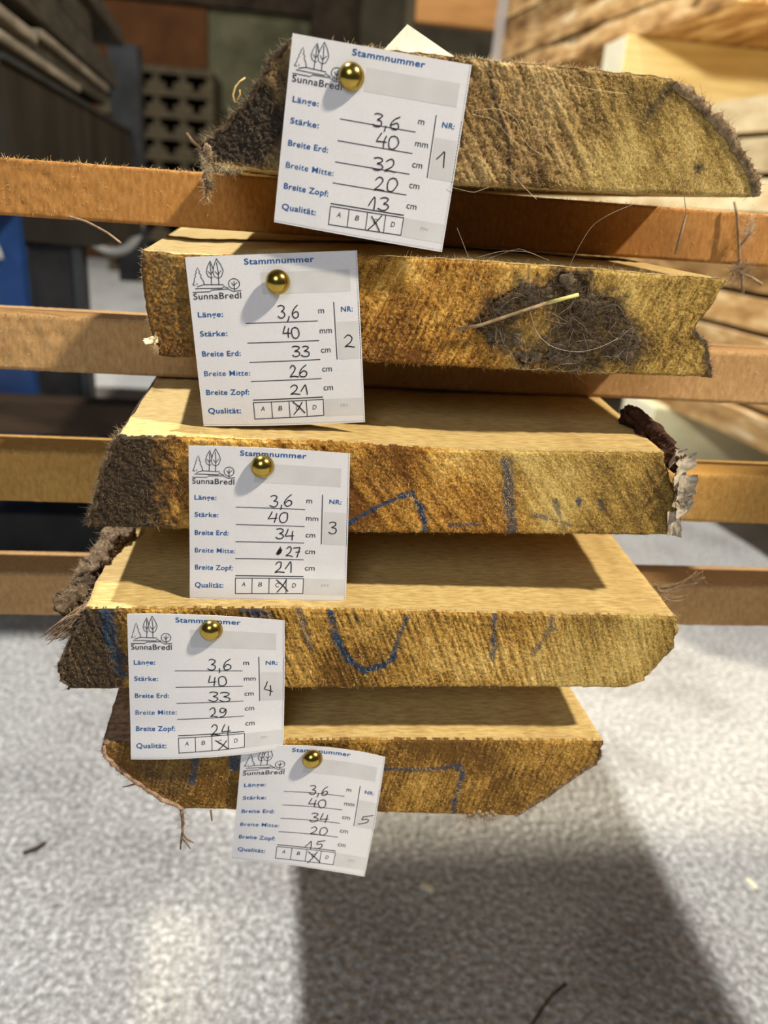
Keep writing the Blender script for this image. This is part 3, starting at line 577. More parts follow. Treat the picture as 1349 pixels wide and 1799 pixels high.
for i in range(60):
    p = pts[i]; mb.blob((p[0], 332.2, p[1]), (1.0 + 3.0 * r.random(), .8, .8 + 2 * r.random()), 700 + i, .8, 1, 0, .7)
dust = mb.build('dust_mat', ['web_dust', 'fibre_brown'], parent=web); dust['kind'] = 'stuff'
mb = MB()
def hair(pl, rad=.07, mi=0, n=24):
    pl = np.asarray(pl, float); u = np.linspace(0, 1, len(pl)); q = np.linspace(0, 1, n)
    P = np.stack([np.interp(q, u, pl[:, i]) for i in range(3)], -1)
    for _ in range(4): P[1:-1] = (P[:-2] + 2 * P[1:-1] + P[2:]) / 4
    mb.tube(P, rad, 5, mi)
hair([(100, 328, 60), (104, 327, 50), (112, 326.5, 44.5), (124, 326.5, 43), (134, 327, 46), (141, 328, 50)], .12)
hair([(114.8, 329, 78.4), (117, 328, 86), (121, 327.5, 95), (128, 327, 100), (138.7, 327, 105)], .09)
hair([(66, 331, 90), (70, 329, 82), (75, 330, 73), (80, 330, 65)], .07)
hair([(75, 330, 79), (85, 329, 82.5), (96, 329, 83), (106, 329.5, 80)], .07); hair([(80, 330, 79), (92, 329, 84), (100, 329.5, 82)], .05)
for i in range(45):
    p = pts[r.integers(0, len(pts))]; a = r.uniform(0, 6.3); l = r.uniform(4, 14)
    e = np.clip(p + l * np.array([math.cos(a), math.sin(a)]), (79, 35), (156, 78)); mid = (p + e) / 2 + r.normal(0, 2, 2)
    hair([(p[0], 330.5, p[1]), (mid[0], 328.3, mid[1]), (e[0], 330.5, e[1])], .05, n=10)
for i in range(14):
    x = r.uniform(90, 150); hair([(x, 330.5, 36), (x + r.normal(0, 3), 329, 33.5), (x + r.normal(0, 6), 330, 35)], .05, n=8)
wo = mb.build('web_strand', 'web_strand', parent=web); wo['kind'] = 'stuff'
mb = MB(); mb.tube([(70, 330, 49.5), (80, 329.3, 52), (92, 328.3, 57), (107, 327.8, 63)], .75, 8, 0); mb.tube([(107, 327.8, 63), (113, 327.4, 65), (120, 327.2, 67.3)], .85, 8, 1)
mb.build('straw_stem', ['fibre_brown', 'straw'], parent=web)
# twig hanging from the right of board 1, and webby shreds on the top stick
mb = MB()
mb.tube([(151, 322, 117), (153.5, 321, 112), (156, 320, 104), (156.6, 320, 101)], .16, 5); mb.tube([(156.8, 320, 101.5), (156.2, 320, 95), (155.4, 320, 86.5)], .55, 6, 0, [.8, 1, .9])
tag(mb.build('hanging_twig', ['fibre_brown']), 'thin dark stalk hanging by a hair under the right of the top board', 'twig')
mb = MB(); r = np.random.default_rng(21)
for p in ([(228, 415, 111), (231, 414, 104), (234, 413, 93), (238, 413, 80), (240, 412, 74)], [(236, 413, 90), (239, 412, 96), (240, 412, 101)], [(238, 412, 76), (246, 412, 74), (252, 411, 71)], [(240, 412, 75), (243, 412, 66)]):
    mb.tube(p, .9, 6, 0, np.linspace(.8, 1, len(p)))
strand_cluster(mb, (238, 412, 77), (3, 1, 3), (0, -.2, 0), 260, 2, 8, 0, .12, 1, .8, 22); strand_cluster(mb, (238, 413, 98), (1.5, 1, 4), (0, -.2, 0), 90, 2, 6, 1, .1, 1, .8, 23)
tag(mb.build('debris_shred', ['fibre_brown', 'web_strand']), 'dark bark shred caught on the front of the top stick at right', 'debris')
mb = MB(); hair([(-107, 412, 80), (-99, 411, 78.5), (-89, 410, 74), (-82, 405, 70)], .55); tag(mb.build('curled_twig', ['fibre_brown']), 'thin brown curved twig sticking out under the left of the top stick', 'twig')
# loose hairs on the end of board 1
mb = MB()
hair([(66, 326, 132), (76, 325, 134), (84, 325, 131), (89, 326, 122), (96, 326, 119)], .07); hair([(66, 326, 131), (75, 325, 130), (82, 325.5, 124), (91, 326, 119.5)], .06); hair([(92, 326, 128), (98, 325, 122), (104, 326, 118)], .06); hair([(104, 326, 144), (115, 325.5, 143), (126, 326, 143)], .06); hair([(82, 326, 114), (90, 325, 107), (96, 326, 103)], .08); hair([(60, 325.5, 105), (70, 325, 103.5), (76, 325.5, 106)], .06)
h = mb.build('loose_hair', 'fibre_pale', parent=BOARD[1]); h['kind'] = 'stuff'

# ------------------------------------------------------------------ sticks between the boards
STK = {1: (418.1, (105.4, 0.006), (78.2, 0.004), 'stick_red', 'topmost cross stick, reddish square lath between the boards tagged NR 1 and NR 2'),
       2: (419.4, (32.4, 0.004), (2.4, 0.001), 'stick_tan', 'second cross stick from the top, lying between the boards tagged NR 2 and NR 3'),
       3: (415.9, (-39.6, 0.002), (-70.2, -0.003), 'stick_gold', 'third cross stick from the top, lying on the board tagged NR 4'),
       4: (413.3, (-112.2, -0.002), (-140.4, -0.006), 'stick_tan', 'lowest cross stick, lying on the bottom board tagged NR 5')}
for k, (Q, (zt_, st_), (zb_, sb_), mt_, lab) in STK.items():
    xs = np.linspace(-250, 352, 420); r = np.random.default_rng(800 + k)
    nz = 16; prof = []
    Y0, Y1 = Q, Q + 30
    loop = [(Y0, f) for f in np.linspace(0, 1, 14)] + [(y, 1) for y in np.linspace(Y0, Y1, 9)[1:]] + [(Y1, f) for f in np.linspace(1, 0, 5)[1:]] + [(y, 0) for y in np.linspace(Y1, Y0, 7)[1:-1]]
    rows = []
    for j, (y, f) in enumerate(loop):
        zt2 = zt_ + st_ * xs - 0.7; zb2 = zb_ + sb_ * xs + 0.6
        z = zb2 + f * (zt2 - zb2)
        yy = np.full_like(xs, y)
        n1 = fbm(xs / 3.0 + 400, np.full_like(xs, j * 0.9 + k * 40), 4, 900 + k) - .5
        rough = sstep(-85, -125, xs) if k in (1, 2) else 0.35 + 0 * xs
        if y == Y0: yy = yy - (0.5 + 1.6 * rough) * n1
        if f in (0, 1): z = z - (0.15 + 0.5 * rough) * np.abs(n1)
        rows.append(np.stack([xs, yy, z], -1))
    mb = MB(); mb.grid(np.stack(rows, 1), 0, close=True)
    nn = len(loop)
    mb.f.append(tuple(range(nn - 1, -1, -1))); mb.m.append(0); mb.f.append(tuple((len(xs) - 1) * nn + i for i in range(nn))); mb.m.append(0)
    o = mb.build('cross_stick', mt_); tag(o, lab, 'stick', 'cross sticks between the boards')
    mb = MB(); G = np.stack(rows, 1)
    n = 1500; a = r.integers(0, len(xs), n); a = a[np.abs(xs[a]) < 330]; mb.strands(G[a, 13] + r.normal(0, .25, (len(a), 3)), np.array([0, -.4, .6])[None] + r.normal(0, .9, (len(a), 3)), .5 + 2.5 * r.random(len(a)) ** 3, .09, .6, 3, 0, rng=r)
    a = r.integers(0, len(xs), n); a = a[np.abs(xs[a]) < 330]; c = r.integers(1, 13, len(a)); sel = (xs[a] < -90) | (r.random(len(a)) < .25); a, c = a[sel], c[sel]
    mb.strands(G[a, c], np.array([.5, -.5, -.3])[None] + r.normal(0, .6, (len(a), 3)), .6 + 2.0 * r.random(len(a)) ** 2, .11, .5, 2, 0, rng=r)
    fo = mb.build('loose_fibres', 'fibre_pale' if k in (2, 4) else 'fibre_gold', parent=o); fo['kind'] = 'stuff'
# timber trestle blocks that carry the stack further back
for yb, lab in ((1000, 'squared timber block under the front half of the board stack'), (3300, 'squared timber block under the far end of the board stack')):
    mb = MB(); mb.box(-70, 110, yb, yb + 180, -560, -193); tag(bevelled(mb.build('support_block', 'stick_tan', smooth=False), .004), lab, 'block')

# ------------------------------------------------------------------ the paper tags
FONTC = {}
def text_mesh(txt, bold, ital=0.0):
    key = (txt, bold, ital)
    if key in FONTC: return FONTC[key]
    cu = bpy.data.curves.new('t', 'FONT'); cu.body = txt; cu.size = 1; cu.resolution_u = 4; cu.offset = bold; cu.shear = ital
    if bold: cu.space_character = 1.06
    ob = bpy.data.objects.new('t', cu); COL.objects.link(ob)
    dg = bpy.context.evaluated_depsgraph_get(); dg.update()
    me = bpy.data.meshes.new_from_object(ob.evaluated_get(dg))
    v = np.array([p.co[:2] for p in me.vertices]); f = [tuple(q.vertices) for q in me.polygons]
    bpy.data.objects.remove(ob); bpy.data.curves.remove(cu); bpy.data.meshes.remove(me)
    FONTC[key] = (v, f); return FONTC[key]
capv, _ = text_mesh('H', 0); CAP = capv[:, 1].max()
xv, _ = text_mesh('x', 0); XH = xv[:, 1].max()
GLY = {'0': [[(.5,1),(.15,.85),(.02,.45),(.2,.05),(.55,.0),(.9,.25),(.98,.6),(.8,.93),(.5,1)]],
 '1': [[(.0,.35),(.35,.7),(.62,1),(.7,.6),(.78,.0)]],
 '2': [[(.08,.78),(.3,.98),(.6,.97),(.72,.75),(.55,.4),(.05,.02),(.4,.06),(.98,.0)]],
 '3': [[(.12,.93),(.5,1),(.85,.9),(.75,.68),(.4,.52),(.8,.46),(.95,.25),(.7,.03),(.3,.0),(.02,.12)]],
 '4': [[(.3,1),(.16,.65),(.02,.33),(.4,.36),(.95,.4)],[(.82,.85),(.74,.4),(.70,.0)]],
 '5': [[(.98,.98),(.35,.9),(.28,.9),(.22,.55),(.55,.58),(.72,.38),(.6,.12),(.3,.0),(.02,.05)]],
 '6': [[(.85,1),(.45,.75),(.1,.35),(.2,.05),(.55,.0),(.88,.15),(.85,.42),(.55,.5),(.2,.3)]],
 '7': [[(.05,.9),(.5,.97),(.95,1),(.7,.5),(.45,.0)],[(.3,.48),(.9,.55)]],
 '9': [[(.85,.85),(.5,1),(.12,.82),(.2,.55),(.6,.5),(.85,.85),(.8,.4),(.55,.05),(.2,.0)]],
 ',': [[(.6,.12),(.45,-.12),(.3,-.25)]]}
ADV = {',': .45, '1': .8}
TAGC = {1: (326.3, [(-2.2,151.6),(64.4,147.4),(59.8,80.5),(-7.6,87.2),(30.4,149.3),(62.3,115.2),(25.4,83.8),(-4.9,120.7)]),
 2: (330.4, [(-42.4,71.5),(25.8,78.6),(33.6,7.3),(-36,2.5),(-8.6,75.1),(29.6,44.3),(-1.4,4.6),(-39.3,38.4)]),
 3: (312.5, [(-40.3,-1.1),(26.4,-1.9),(28.3,-71.8),(-40.9,-71.1),(-8.8,-.6),(27.4,-35.4),(-9,-70.9),(-40.6,-34.6)]),
 4: (298.9, [(-65.6,-72.5),(.9,-74.9),(2,-142.5),(-67.1,-147.4),(-35.1,-72),(1.7,-107.4),(-32.8,-144.8),(-66.4,-108.2)]),
 5: (298.1, [(-17.2,-142.7),(50.7,-148.9),(45.4,-224.6),(-21.8,-209.7),(17.2,-140.5),(48.8,-183.8),(11.5,-211.2),(-19.3,-174.9)])}
HW = {1: [("3,6",.503,.406,.653,.405,.069),("40",.538,.504,.66,.51,.069),("32",.528,.633,.668,.626,.066),("20",.554,.738,.686,.726,.07),("13",.536,.845,.658,.831,.067),("1",.887,.546,.94,.559,.078)],
 2: [("3,6",.513,.374,.637,.378,.073),("40",.531,.483,.634,.498,.062),("33",.579,.6,.686,.603,.06),("26",.555,.719,.662,.72,.067),("21",.549,.82,.666,.822,.054),("2",.894,.555,.959,.559,.069)],
 3: [("3,6",.535,.391,.666,.379,.075),("40",.526,.491,.647,.492,.067),("34",.572,.599,.686,.605,.067),("27",.641,.712,.726,.718,.063),("21",.573,.822,.682,.816,.067),("3",.887,.553,.935,.549,.078)],
 4: [("3,6",.533,.394,.677,.392,.077),("40",.528,.503,.648,.508,.067),("33",.529,.616,.663,.624,.067),("29",.531,.726,.639,.733,.063),("24",.535,.852,.662,.859,.069),("4",.88,.567,.926,.598,.094)],
 5: [("3,6",.493,.412,.626,.412,.074),("40",.503,.514,.626,.516,.067),("34",.528,.638,.656,.631,.072),("20",.544,.736,.662,.732,.06),("15",.521,.859,.663,.833,.06),("5",.875,.606,.978,.573,.062)]}
XM = {1: [(.564,.878,.622,.951),(.62,.866,.549,.954)], 2: [(.563,.865,.63,.929),(.618,.868,.564,.936)], 3: [(.586,.868,.655,.935),(.645,.866,.591,.942)], 4: [(.562,.888,.639,.947),(.632,.895,.577,.953)], 5: [(.552,.876,.646,.944),(.615,.87,.56,.961)]}
LOGO = [[(.029,.165),(.043,.138),(.038,.136),(.051,.114),(.045,.112),(.058,.09),(.053,.088),(.066,.064),(.076,.089),(.07,.091),(.084,.113),(.077,.116),(.092,.144),(.096,.164)],[(.054,.158),(.053,.164)],[(.029,.165),(.042,.168)],[(.143,.03),(.131,.05),(.124,.063),(.115,.093),(.123,.119),(.142,.129),(.149,.126)],[(.143,.03),(.151,.055),(.156,.077)],[(.142,.046),(.142,.107),(.138,.168)],[(.125,.089),(.14,.107)],[(.154,.09),(.143,.103)],[(.181,.017),(.163,.056),(.153,.094),(.16,.121),(.182,.133),(.201,.122),(.214,.088),(.203,.053),(.181,.017)],[(.18,.039),(.184,.091),(.181,.168)],[(.166,.091),(.184,.113)],[(.201,.088),(.184,.107)],[(.054,.177),(.092,.166),(.207,.17),(.21,.181),(.234,.191)],[(.042,.188),(.085,.188),(.2,.19),(.207,.182)],[(.024,.209),(.125,.209),(.133,.199),(.232,.196),(.242,.201),(.261,.211),(.307,.207)],[(.271,.152),(.27,.204)],[(.256,.162),(.269,.18)],[(.287,.161),(.271,.175)]]
LOGO.append([(.27 + .032 * math.cos(a), .167 + .030 * math.sin(a)) for a in np.linspace(0, 2 * math.pi, 25)])
BUL = {1: 1.2, 2: 1.0, 3: 1.2, 4: 2.6, 5: 4.5}
def tag_surf(k):
    y0, C = TAGC[k]; c = [np.array(q) for q in C[:4]]; mm = [np.array(q) for q in C[4:]]
    def f(u, v, e=0.0):
        u = np.asarray(u, float)[..., None]; v = np.asarray(v, float)[..., None]
        q = lambda a, g, d, t: (1 - t) * (1 - 2 * t) * a + 4 * t * (1 - t) * g + t * (2 * t - 1) * d
        T = q(c[0], mm[0], c[1], u); Bm = q(c[3], mm[2], c[2], u); L = q(c[0], mm[3], c[3], v); R_ = q(c[1], mm[1], c[2], v)
        xz = (1 - v) * T + v * Bm + (1 - u) * L + u * R_ - ((1 - u) * (1 - v) * c[0] + u * (1 - v) * c[1] + u * v * c[2] + (1 - u) * v * c[3])
        uu, vv = u[..., 0], v[..., 0]
        wr = 0.5 * (fbm(uu * 3 + 4 * k, vv * 3 + 7, 3, 40 + k) - .5)
        y = y0 - BUL[k] * (1 - (2 * uu - 1) ** 2) * (0.45 + 0.55 * vv) - 0.5 * vv + wr - e
        if k in (3, 4): y = y - 1.5 * sstep(.75, 1, vv)
        return np.stack([xz[..., 0], y, xz[..., 1]], -1)
    return f
def stroke(mb, f, pts, w, e, mi, smooth=True):
    P = np.asarray(pts, float)
    if smooth and len(P) > 2:
        n = len(P); t = np.arange(n); q = np.linspace(0, n - 1, (n - 1) * 6 + 1)
        tan = np.gradient(P, axis=0); i = np.minimum(q.astype(int), n - 2); s_ = (q - i)[:, None]
        P = (2 * s_ ** 3 - 3 * s_ ** 2 + 1) * P[i] + (s_ ** 3 - 2 * s_ ** 2 + s_) * tan[i] + (-2 * s_ ** 3 + 3 * s_ ** 2) * P[i + 1] + (s_ ** 3 - s_ ** 2) * tan[i + 1]
    else:
        out = [P[0]]
        for a, c in zip(P[:-1], P[1:]):
            m_ = max(1, int(np.hypot(*(c - a)) / .04))
            for j in range(1, m_ + 1): out.append(a + (c - a) * j / m_)
        P = np.array(out)
    t = np.gradient(P, axis=0); t /= np.linalg.norm(t, axis=1)[:, None] + 1e-9; nrm = np.stack([-t[:, 1], t[:, 0]], -1) * w / 2
    P = P.copy(); P[0] -= t[0] * w / 2; P[-1] += t[-1] * w / 2
    A, B_ = P + nrm, P - nrm
    mb.grid(np.stack([f(A[:, 0], A[:, 1], e), f(B_[:, 0], B_[:, 1], e)], 0), mi, flip=False)
def put_text(mb, f, txt, u0, u1, vb, cap, bold, mi, e=.10, ital=0.0):
    v, fc = text_mesh(txt, bold, ital); x0, x1 = v[:, 0].min(), v[:, 0].max()
    u = u0 + (v[:, 0] - x0) / (x1 - x0) * (u1 - u0); vv = vb - v[:, 1] / CAP * cap
    mb.add(f(u, vv, e), fc, mi)
def rect(mb, f, u0, u1, v0, v1, e, mi):
    u, v = np.meshgrid(np.linspace(u0, u1, 14), np.linspace(v0, v1, 8)); mb.grid(f(u, v, e), mi)
PIN = {1: (.35, .171, .3), 2: (.527, .162, 2.6), 3: (.481, .12, 1.0), 4: (.566, .102, .5), 5: (.483, .105, .6)}
TLAB = {1: 'topmost white paper tag, handwritten NR 1, pinned to the top board', 2: 'white paper tag with handwritten NR 2, pinned to the second board', 3: 'white paper tag with handwritten NR 3 and a scribbled-out digit', 4: 'white paper tag with handwritten NR 4, pinned at lower left', 5: 'lowest white paper tag, curled, with handwritten NR 5'}
PLAB = {1: 'brass dome pin covering part of the tree drawing on the top tag', 2: 'brass dome pin casting a long shadow on the tag reading NR 2', 3: 'brass dome pin at the top of the tag reading NR 3', 4: 'brass dome pin at the top of the tag reading NR 4', 5: 'lowest brass dome pin, on the curled tag reading NR 5'}
for k in range(1, 6):
    f = tag_surf(k); mb = MB()
    n = 46; u, v = np.meshgrid(np.linspace(0, 1, n), np.linspace(0, 1, n))
    fr, bk = f(u, v, 0), f(u, v, -.16); mb.grid(fr, 0, flip=False); mb.grid(bk, 0, flip=True)
    per = lambda A: np.concatenate([A[0, :-1], A[:-1, -1], A[-1, :0:-1], A[:0:-1, 0]])
    mb.grid(np.stack([per(fr), per(bk)]), 0, close=True)
    rect(mb, f, .43, .951, .108, .235, .04, 1); rect(mb, f, .858, .985, .41, .627, .04, 1); rect(mb, f, .756, .99, .855, .955, .04, 1)
    put_text(mb, f, 'Stammnummer', .34, .747, .057, .034, .014, 2)
    for t_, u1, vb in (('Länge:', .188, .357), ('Stärke:', .202, .470), ('Breite Erd:', .27, .588), ('Breite Mitte:', .316, .704), ('Breite Zopf:', .30, .815), ('Qualität:', .24, .924)): put_text(mb, f, t_, .039, u1, vb, .030, .004 if 'M' in t_ else .013, 2)
    for t_, u0, u1, vb in (('m', .753, .787, .355), ('mm', .753, .826, .472), ('cm', .754, .811, .584), ('cm', .754, .812, .694), ('cm', .755, .813, .803)): put_text(mb, f, t_, u0, u1, vb, .0225 * CAP / XH, 0, 3)
    put_text(mb, f, 'NR:', .888, .958, .351, .029, .013, 2); put_text(mb, f, 'FM', .855, .896, .905, .018, 0, 5)
    for c_, uu in (('A', .374), ('B', .481), ('C', .590), ('D', .692)): put_text(mb, f, c_, uu - .012, uu + .012, .912, .026, 0, 3, ital=.15)
    for v0, v1 in ((.400, .399), (.515, .513), (.628, .623), (.739, .734)): stroke(mb, f, [(.319, v0), (.744, v1)], .0042, .10, 3, False)
    stroke(mb, f, [(.322, .848), (.745, .842)], .0055, .10, 3, False)
    for a, c_ in (((.320, .863), (.749, .855)), ((.321, .959), (.747, .949)), ((.320, .863), (.321, .959)), ((.430, .861), (.430, .956)), ((.538, .859), (.538, .954)), ((.644, .857), (.644, .952)), ((.749, .855), (.747, .949))): stroke(mb, f, [a, c_], .0042, .10, 3, False)
    stroke(mb, f, [(.847, .295), (.848, .624)], .0048, .10, 3, False)
    for l in LOGO: stroke(mb, f, l, .0042, .10, 3, False)
    put_text(mb, f, 'SunnaBredl', .024, .305, .252, .036, .006, 3)
    for i in range(60):                                           # perforated dashes along the right and lower edge
        a = .004 + i / 60
        stroke(mb, f, [(.992, a), (.992, a + .009)], .0035, .06, 3 if .29 < a < .63 else 5, False); stroke(mb, f, [(a, .990), (a + .009, .990)], .0030, .06, 5, False)
    for (t_, u0, v0, u1, v1, h) in HW[k]:
        adv = [ADV.get(ch, 1.0) for ch in t_]; gap = .16; tot = sum(adv) + gap * (len(t_) - 1); x = 0
        for ch, ad in zip(t_, adv):
            for pl in GLY[ch]:
                P = [((x + px * ad) / tot, pz) for px, pz in pl]
                stroke(mb, f, [(u0 + a * (u1 - u0) + .004 * random.uniform(-1, 1), v0 + a * (v1 - v0) - z * h) for a, z in P], .0062, .14, 4)
            x += ad + gap
    for (a, c_, d, e_) in XM[k]: stroke(mb, f, [(a, c_), ((a + d) / 2 + .004, (c_ + e_) / 2), (d, e_)], .0062, .15, 4)
    if k == 3:
        for i in range(6): stroke(mb, f, [(.580 + .005 * i, .708 - .004 * abs(i - 2)), (.588 + .005 * i, .652 + .010 * abs(i - 3)), (.583 + .0052 * i, .700 - .004 * i)], .0048, .15, 4)
    o = mb.build('paper_tag', ['paper', 'paper_tint', 'ink_blue', 'ink_black', 'pen_ink', 'ink_grey']); tag(o, TLAB[k], 'paper tag', 'paper tags pinned to the board ends')
    # pin
    pu, pv, st_ = PIN[k]; c = f(np.array(pu), np.array(pv)); base = c + np.array([0, -st_, 0])
    prof = [(.0, 3.9), (.8, 3.85), (1.7, 3.65), (2.6, 3.3), (3.4, 2.8), (4.1, 2.1), (4.6, 1.35), (4.9, .6), (4.95, .1), (4.8, -.1), (4.4, -.05), (3.4, .5), (1.6, 1.0), (.5, 1.0), (.45, -4), (.4, -9.5), (.0, -11.5)]
    th = np.linspace(0, 2 * np.pi, 40, endpoint=False); ax = np.array([.10, -1, .06 if k > 2 else .12]); ax /= np.linalg.norm(ax)
    e1 = np.cross(ax, (0, 0, 1)); e1 /= np.linalg.norm(e1); e2 = np.cross(ax, e1)
    P = np.stack([base + ax * h + r_ * (np.cos(th)[:, None] * e1 + np.sin(th)[:, None] * e2) for r_, h in prof])
    mb = MB(); mb.grid(P, 0, close=True, flip=False); tag(mb.build('dome_pin', 'brass'), PLAB[k], 'pin', 'brass pins holding the tags')
# blank scrap of paper standing on the top board
mb = MB()
A, Bq, Cq, Dq = map(np.array, ((31.5, 342, 150.6), (41.6, 347, 162.0), (64.0, 345, 150.9), (50, 341, 150.5)))
u, v = np.meshgrid(np.linspace(0, 1, 14), np.linspace(0, 1, 14)); P = (1 - u)[..., None] * ((1 - v)[..., None] * A + v[..., None] * Bq) + u[..., None] * ((1 - v)[..., None] * Dq + v[..., None] * Cq)
mb.grid(P, 0); mb.grid(P + np.array([0, .3, 0]), 0, flip=True); pe = lambda A_: np.concatenate([A_[0, :-1], A_[:-1, -1], A_[-1, :0:-1], A_[:0:-1, 0]]); mb.grid(np.stack([pe(P), pe(P + np.array([0, .3, 0]))]), 0, close=True)
tag(mb.build('paper_scrap', 'paper_warm'), 'blank cream paper corner poking up behind the topmost tag', 'paper')

# ------------------------------------------------------------------ neighbouring stack at the right
AZ = 0.117
def sx(y): return 710.6 + AZ * (3200 - y)                         # left side of the stack at depth y
ORD = ['first', 'second', 'third', 'fourth', 'fifth', 'sixth', 'seventh', 'eighth', 'ninth', 'tenth']
def stack_board(z0, th, seed, label, grp, mat, y0=700, y1=3200, bow=0.0, sh=0):
    ys = np.linspace(y0, y1, 70); r = np.random.default_rng(seed)
    wob = 26 * (fbm(ys / 420 + seed, 0 * ys, 3, seed) - .5) + 10 * (fbm(ys / 60 + seed, 0 * ys + 5, 3, seed + 1) - .5) + sh
    slope = th * (0.06 + .16 * r.random()) * (1 if r.random() < .3 else -1)
    loop = []
    for f, o in ((0, 0), (.3, .25), (.65, .7), (1, 1)):
        loop.append((f, o))
    rows = []
    up = bow * ((ys - 1900) / 1300) ** 2
    for f, o in loop:
        jit = 7 * (fbm(ys / 45 + 9 * f, 0 * ys + f * 7, 3, seed + 3) - .5)
        rows.append(np.stack([sx(ys) + wob + (o * slope if slope > 0 else (1 - o) * -slope) + jit, ys, z0 + f * th + up], -1))
    for f in (1, 0): rows.append(np.stack([sx(ys) + 620 + 0 * ys, ys, z0 + f * th + up], -1))
    mb = MB(); G = np.stack(rows, 1); mb.grid(G, 0, close=True); nn = len(rows)
    mb.f.append(tuple(range(nn - 1, -1, -1))); mb.m.append(0); mb.f.append(tuple((len(ys) - 1) * nn + i for i in range(nn))); mb.m.append(0)
    o = mb.build('stacked_board', mat, smooth=True)
    em = o.modifiers.new('edges', 'EDGE_SPLIT'); em.split_angle = math.radians(50)
    tag(o, label, 'board', grp)
for i in range(9):
    stack_board(-308 + 73 * i, 60, 50 + i, f'wavy edged board in the right-hand stack, {ORD[8 - i]} one down from the yellow block', 'boards in the right stack below the yellow block', 'stack_wood_pale' if i in (5, 6, 7, 8) else 'stack_wood', sh=(-25 if i > 4 else 10))
for i in range(6):
    stack_board(524 + 66 * i, 58, 80 + i, f'wavy edged board high in the right-hand stack, {ORD[i]} one above the yellow block', 'boards in the right stack above the yellow block', 'stack_wood', y0=1750 + 25 * (i % 3), y1=3200 + 30 * (i % 2))
for i in range(8):
    for y in (1000, 2500):
        mb = MB(); mb.box(sx(y) + 12, sx(y) + 560, y, y + 40, -308 + 73 * i + 60, -308 + 73 * (i + 1)); tag(mb.build('spacer_stick', 'stick_tan', smooth=False), f'small stick on the {ORD[8 - i]} board down from the yellow block, {"near" if y < 2000 else "far"} row', 'stick', 'sticks inside the right stack')
for i in range(5):
    for y in (1900, 2900):
        mb = MB(); mb.box(sx(y) + (-18 if (i == 0 and y < 2000) else 25), sx(y) + 560, y, y + 40, 524 + 66 * i + 58.5, 523.5 + 66 * (i + 1)); tag(mb.build('spacer_stick', 'stick_tan', smooth=False), f'small stick on the {ORD[i]} board up from the yellow block, {"near" if y < 2000 else "far"} row', 'stick', 'sticks inside the right stack')
def bearer(name, mat, x0, x1, y0, y1, z0, z1, lab):
    mb = MB(); mb.box(x0, x1, y0, y1, z0, z1); mb.m[4] = 1
    tag(bevelled(mb.build(name, [mat, 'pale_end'], smooth=False), .004), lab, 'block')
bearer('timber_bearer', 'pale_timber', 806, 1500, 2150, 2300, 337, 523.5, 'yellow squared timber block between the two halves of the right-hand stack')
bearer('timber_bearer', 'pale_block', 862, 1600, 1720, 1900, -560, -308, 'thick pale block on the floor under the right-hand stack')
bearer('timber_bearer', 'pale_block', 800, 1500, 2900, 3050, -560, -308, 'pale block on the floor under the far end of the right stack')
bearer('timber_bearer', 'pale_block', 1010, 1700, 760, 900, -560, -308, 'pale block on the floor under the near end of the right stack')
mb = MB(); pts = [(sx(3070) - 38, 3070, 515), (sx(3070) - 36, 3070, 620), (sx(3070) - 32, 3070, 760), (sx(3070) - 28, 3070, 915)]
P = np.array([[(x + d, y + d * .3, z) for d in (-18, 18)] for x, y, z in pts]); mb.grid(P, 0); mb.grid(P + np.array([0, 2, 0]), 0, flip=True)
mb.box(sx(3070) - 30, sx(3070) + 640, 3056, 3084, 916, 920)
tag(mb.build('packing_strap', 'strap_white'), 'white packing strap around the far end of the right-hand stack', 'strap')

# ------------------------------------------------------------------ machine and dark planks at the left
DX = -0.078
def lx(y): return -478.9 + DX * (y - 2600)
cart = empty('loading_machine', (-620, 1700, -560)); tag(cart, 'dark steel machine with a blue post and black base at the left', 'machine')
def skew_box(mb, y0, y1, z0, z1, depth, mi=0, off=0):
    v = np.array([(lx(y) + off - d, y, z) for z in (z0, z1) for y in (y0, y1) for d in (depth, 0)], float)
    mb.add(v, [(0, 2, 3, 1), (4, 5, 7, 6), (0, 1, 5, 4), (2, 6, 7, 3), (0, 4, 6, 2), (1, 3, 7, 5)], mi)
mb = MB(); skew_box(mb, 1140, 2560, 80, 226, 520); mb.build('side_panel', 'steel_dirty', parent=cart, smooth=False)
mb = MB(); skew_box(mb, 1140, 2560, 226, 234, 530, off=6); mb.build('panel_rim', 'steel_grey', parent=cart, smooth=False)
mb = MB(); mb.box(-528, -448, 2562, 2640, -190, 452); mb.build('corner_post', 'steel_grey', parent=cart, smooth=False)['label'] = 'grey blue square post'
mb = MB(); mb.box(-500, -412, 1300, 1390, -560, 80); mb.build('upright_post', 'steel_blue', parent=cart, smooth=False)['label'] = 'bright blue post'
mb = MB(); mb.box(-408, -344, 1330, 1360, -560, -4); mb.build('black_panel', 'steel_black', parent=cart, smooth=False)
mb = MB(); mb.box(-344, -330, 1326, 1364, -560, 0); mb.box(-412, -408, 1326, 1364, -560, 0); mb.build('panel_frame', 'steel_grey', parent=cart, smooth=False)
mb = MB(); mb.box(-560, -300, 1320, 1700, 0, 80); mb.build('under_tray', 'steel_dirty', parent=cart, smooth=False)
mb = MB(); mb.box(-900, -306, 1240, 1700, -560, -424); mb.build('base', 'steel_black', parent=cart, smooth=False)
mb = MB(); mb.box(-1000, -150, 1250, 1298, -288, -236); mb.build('crossbar', 'crossbar_brown', parent=cart, smooth=False)['label'] = 'brown wooden crossbar'
mb = MB(); mb.box(-1000, -700, 1500, 2500, -420, 90); mb.build('housing', 'steel_dirty', parent=cart, smooth=False)
mb = MB()
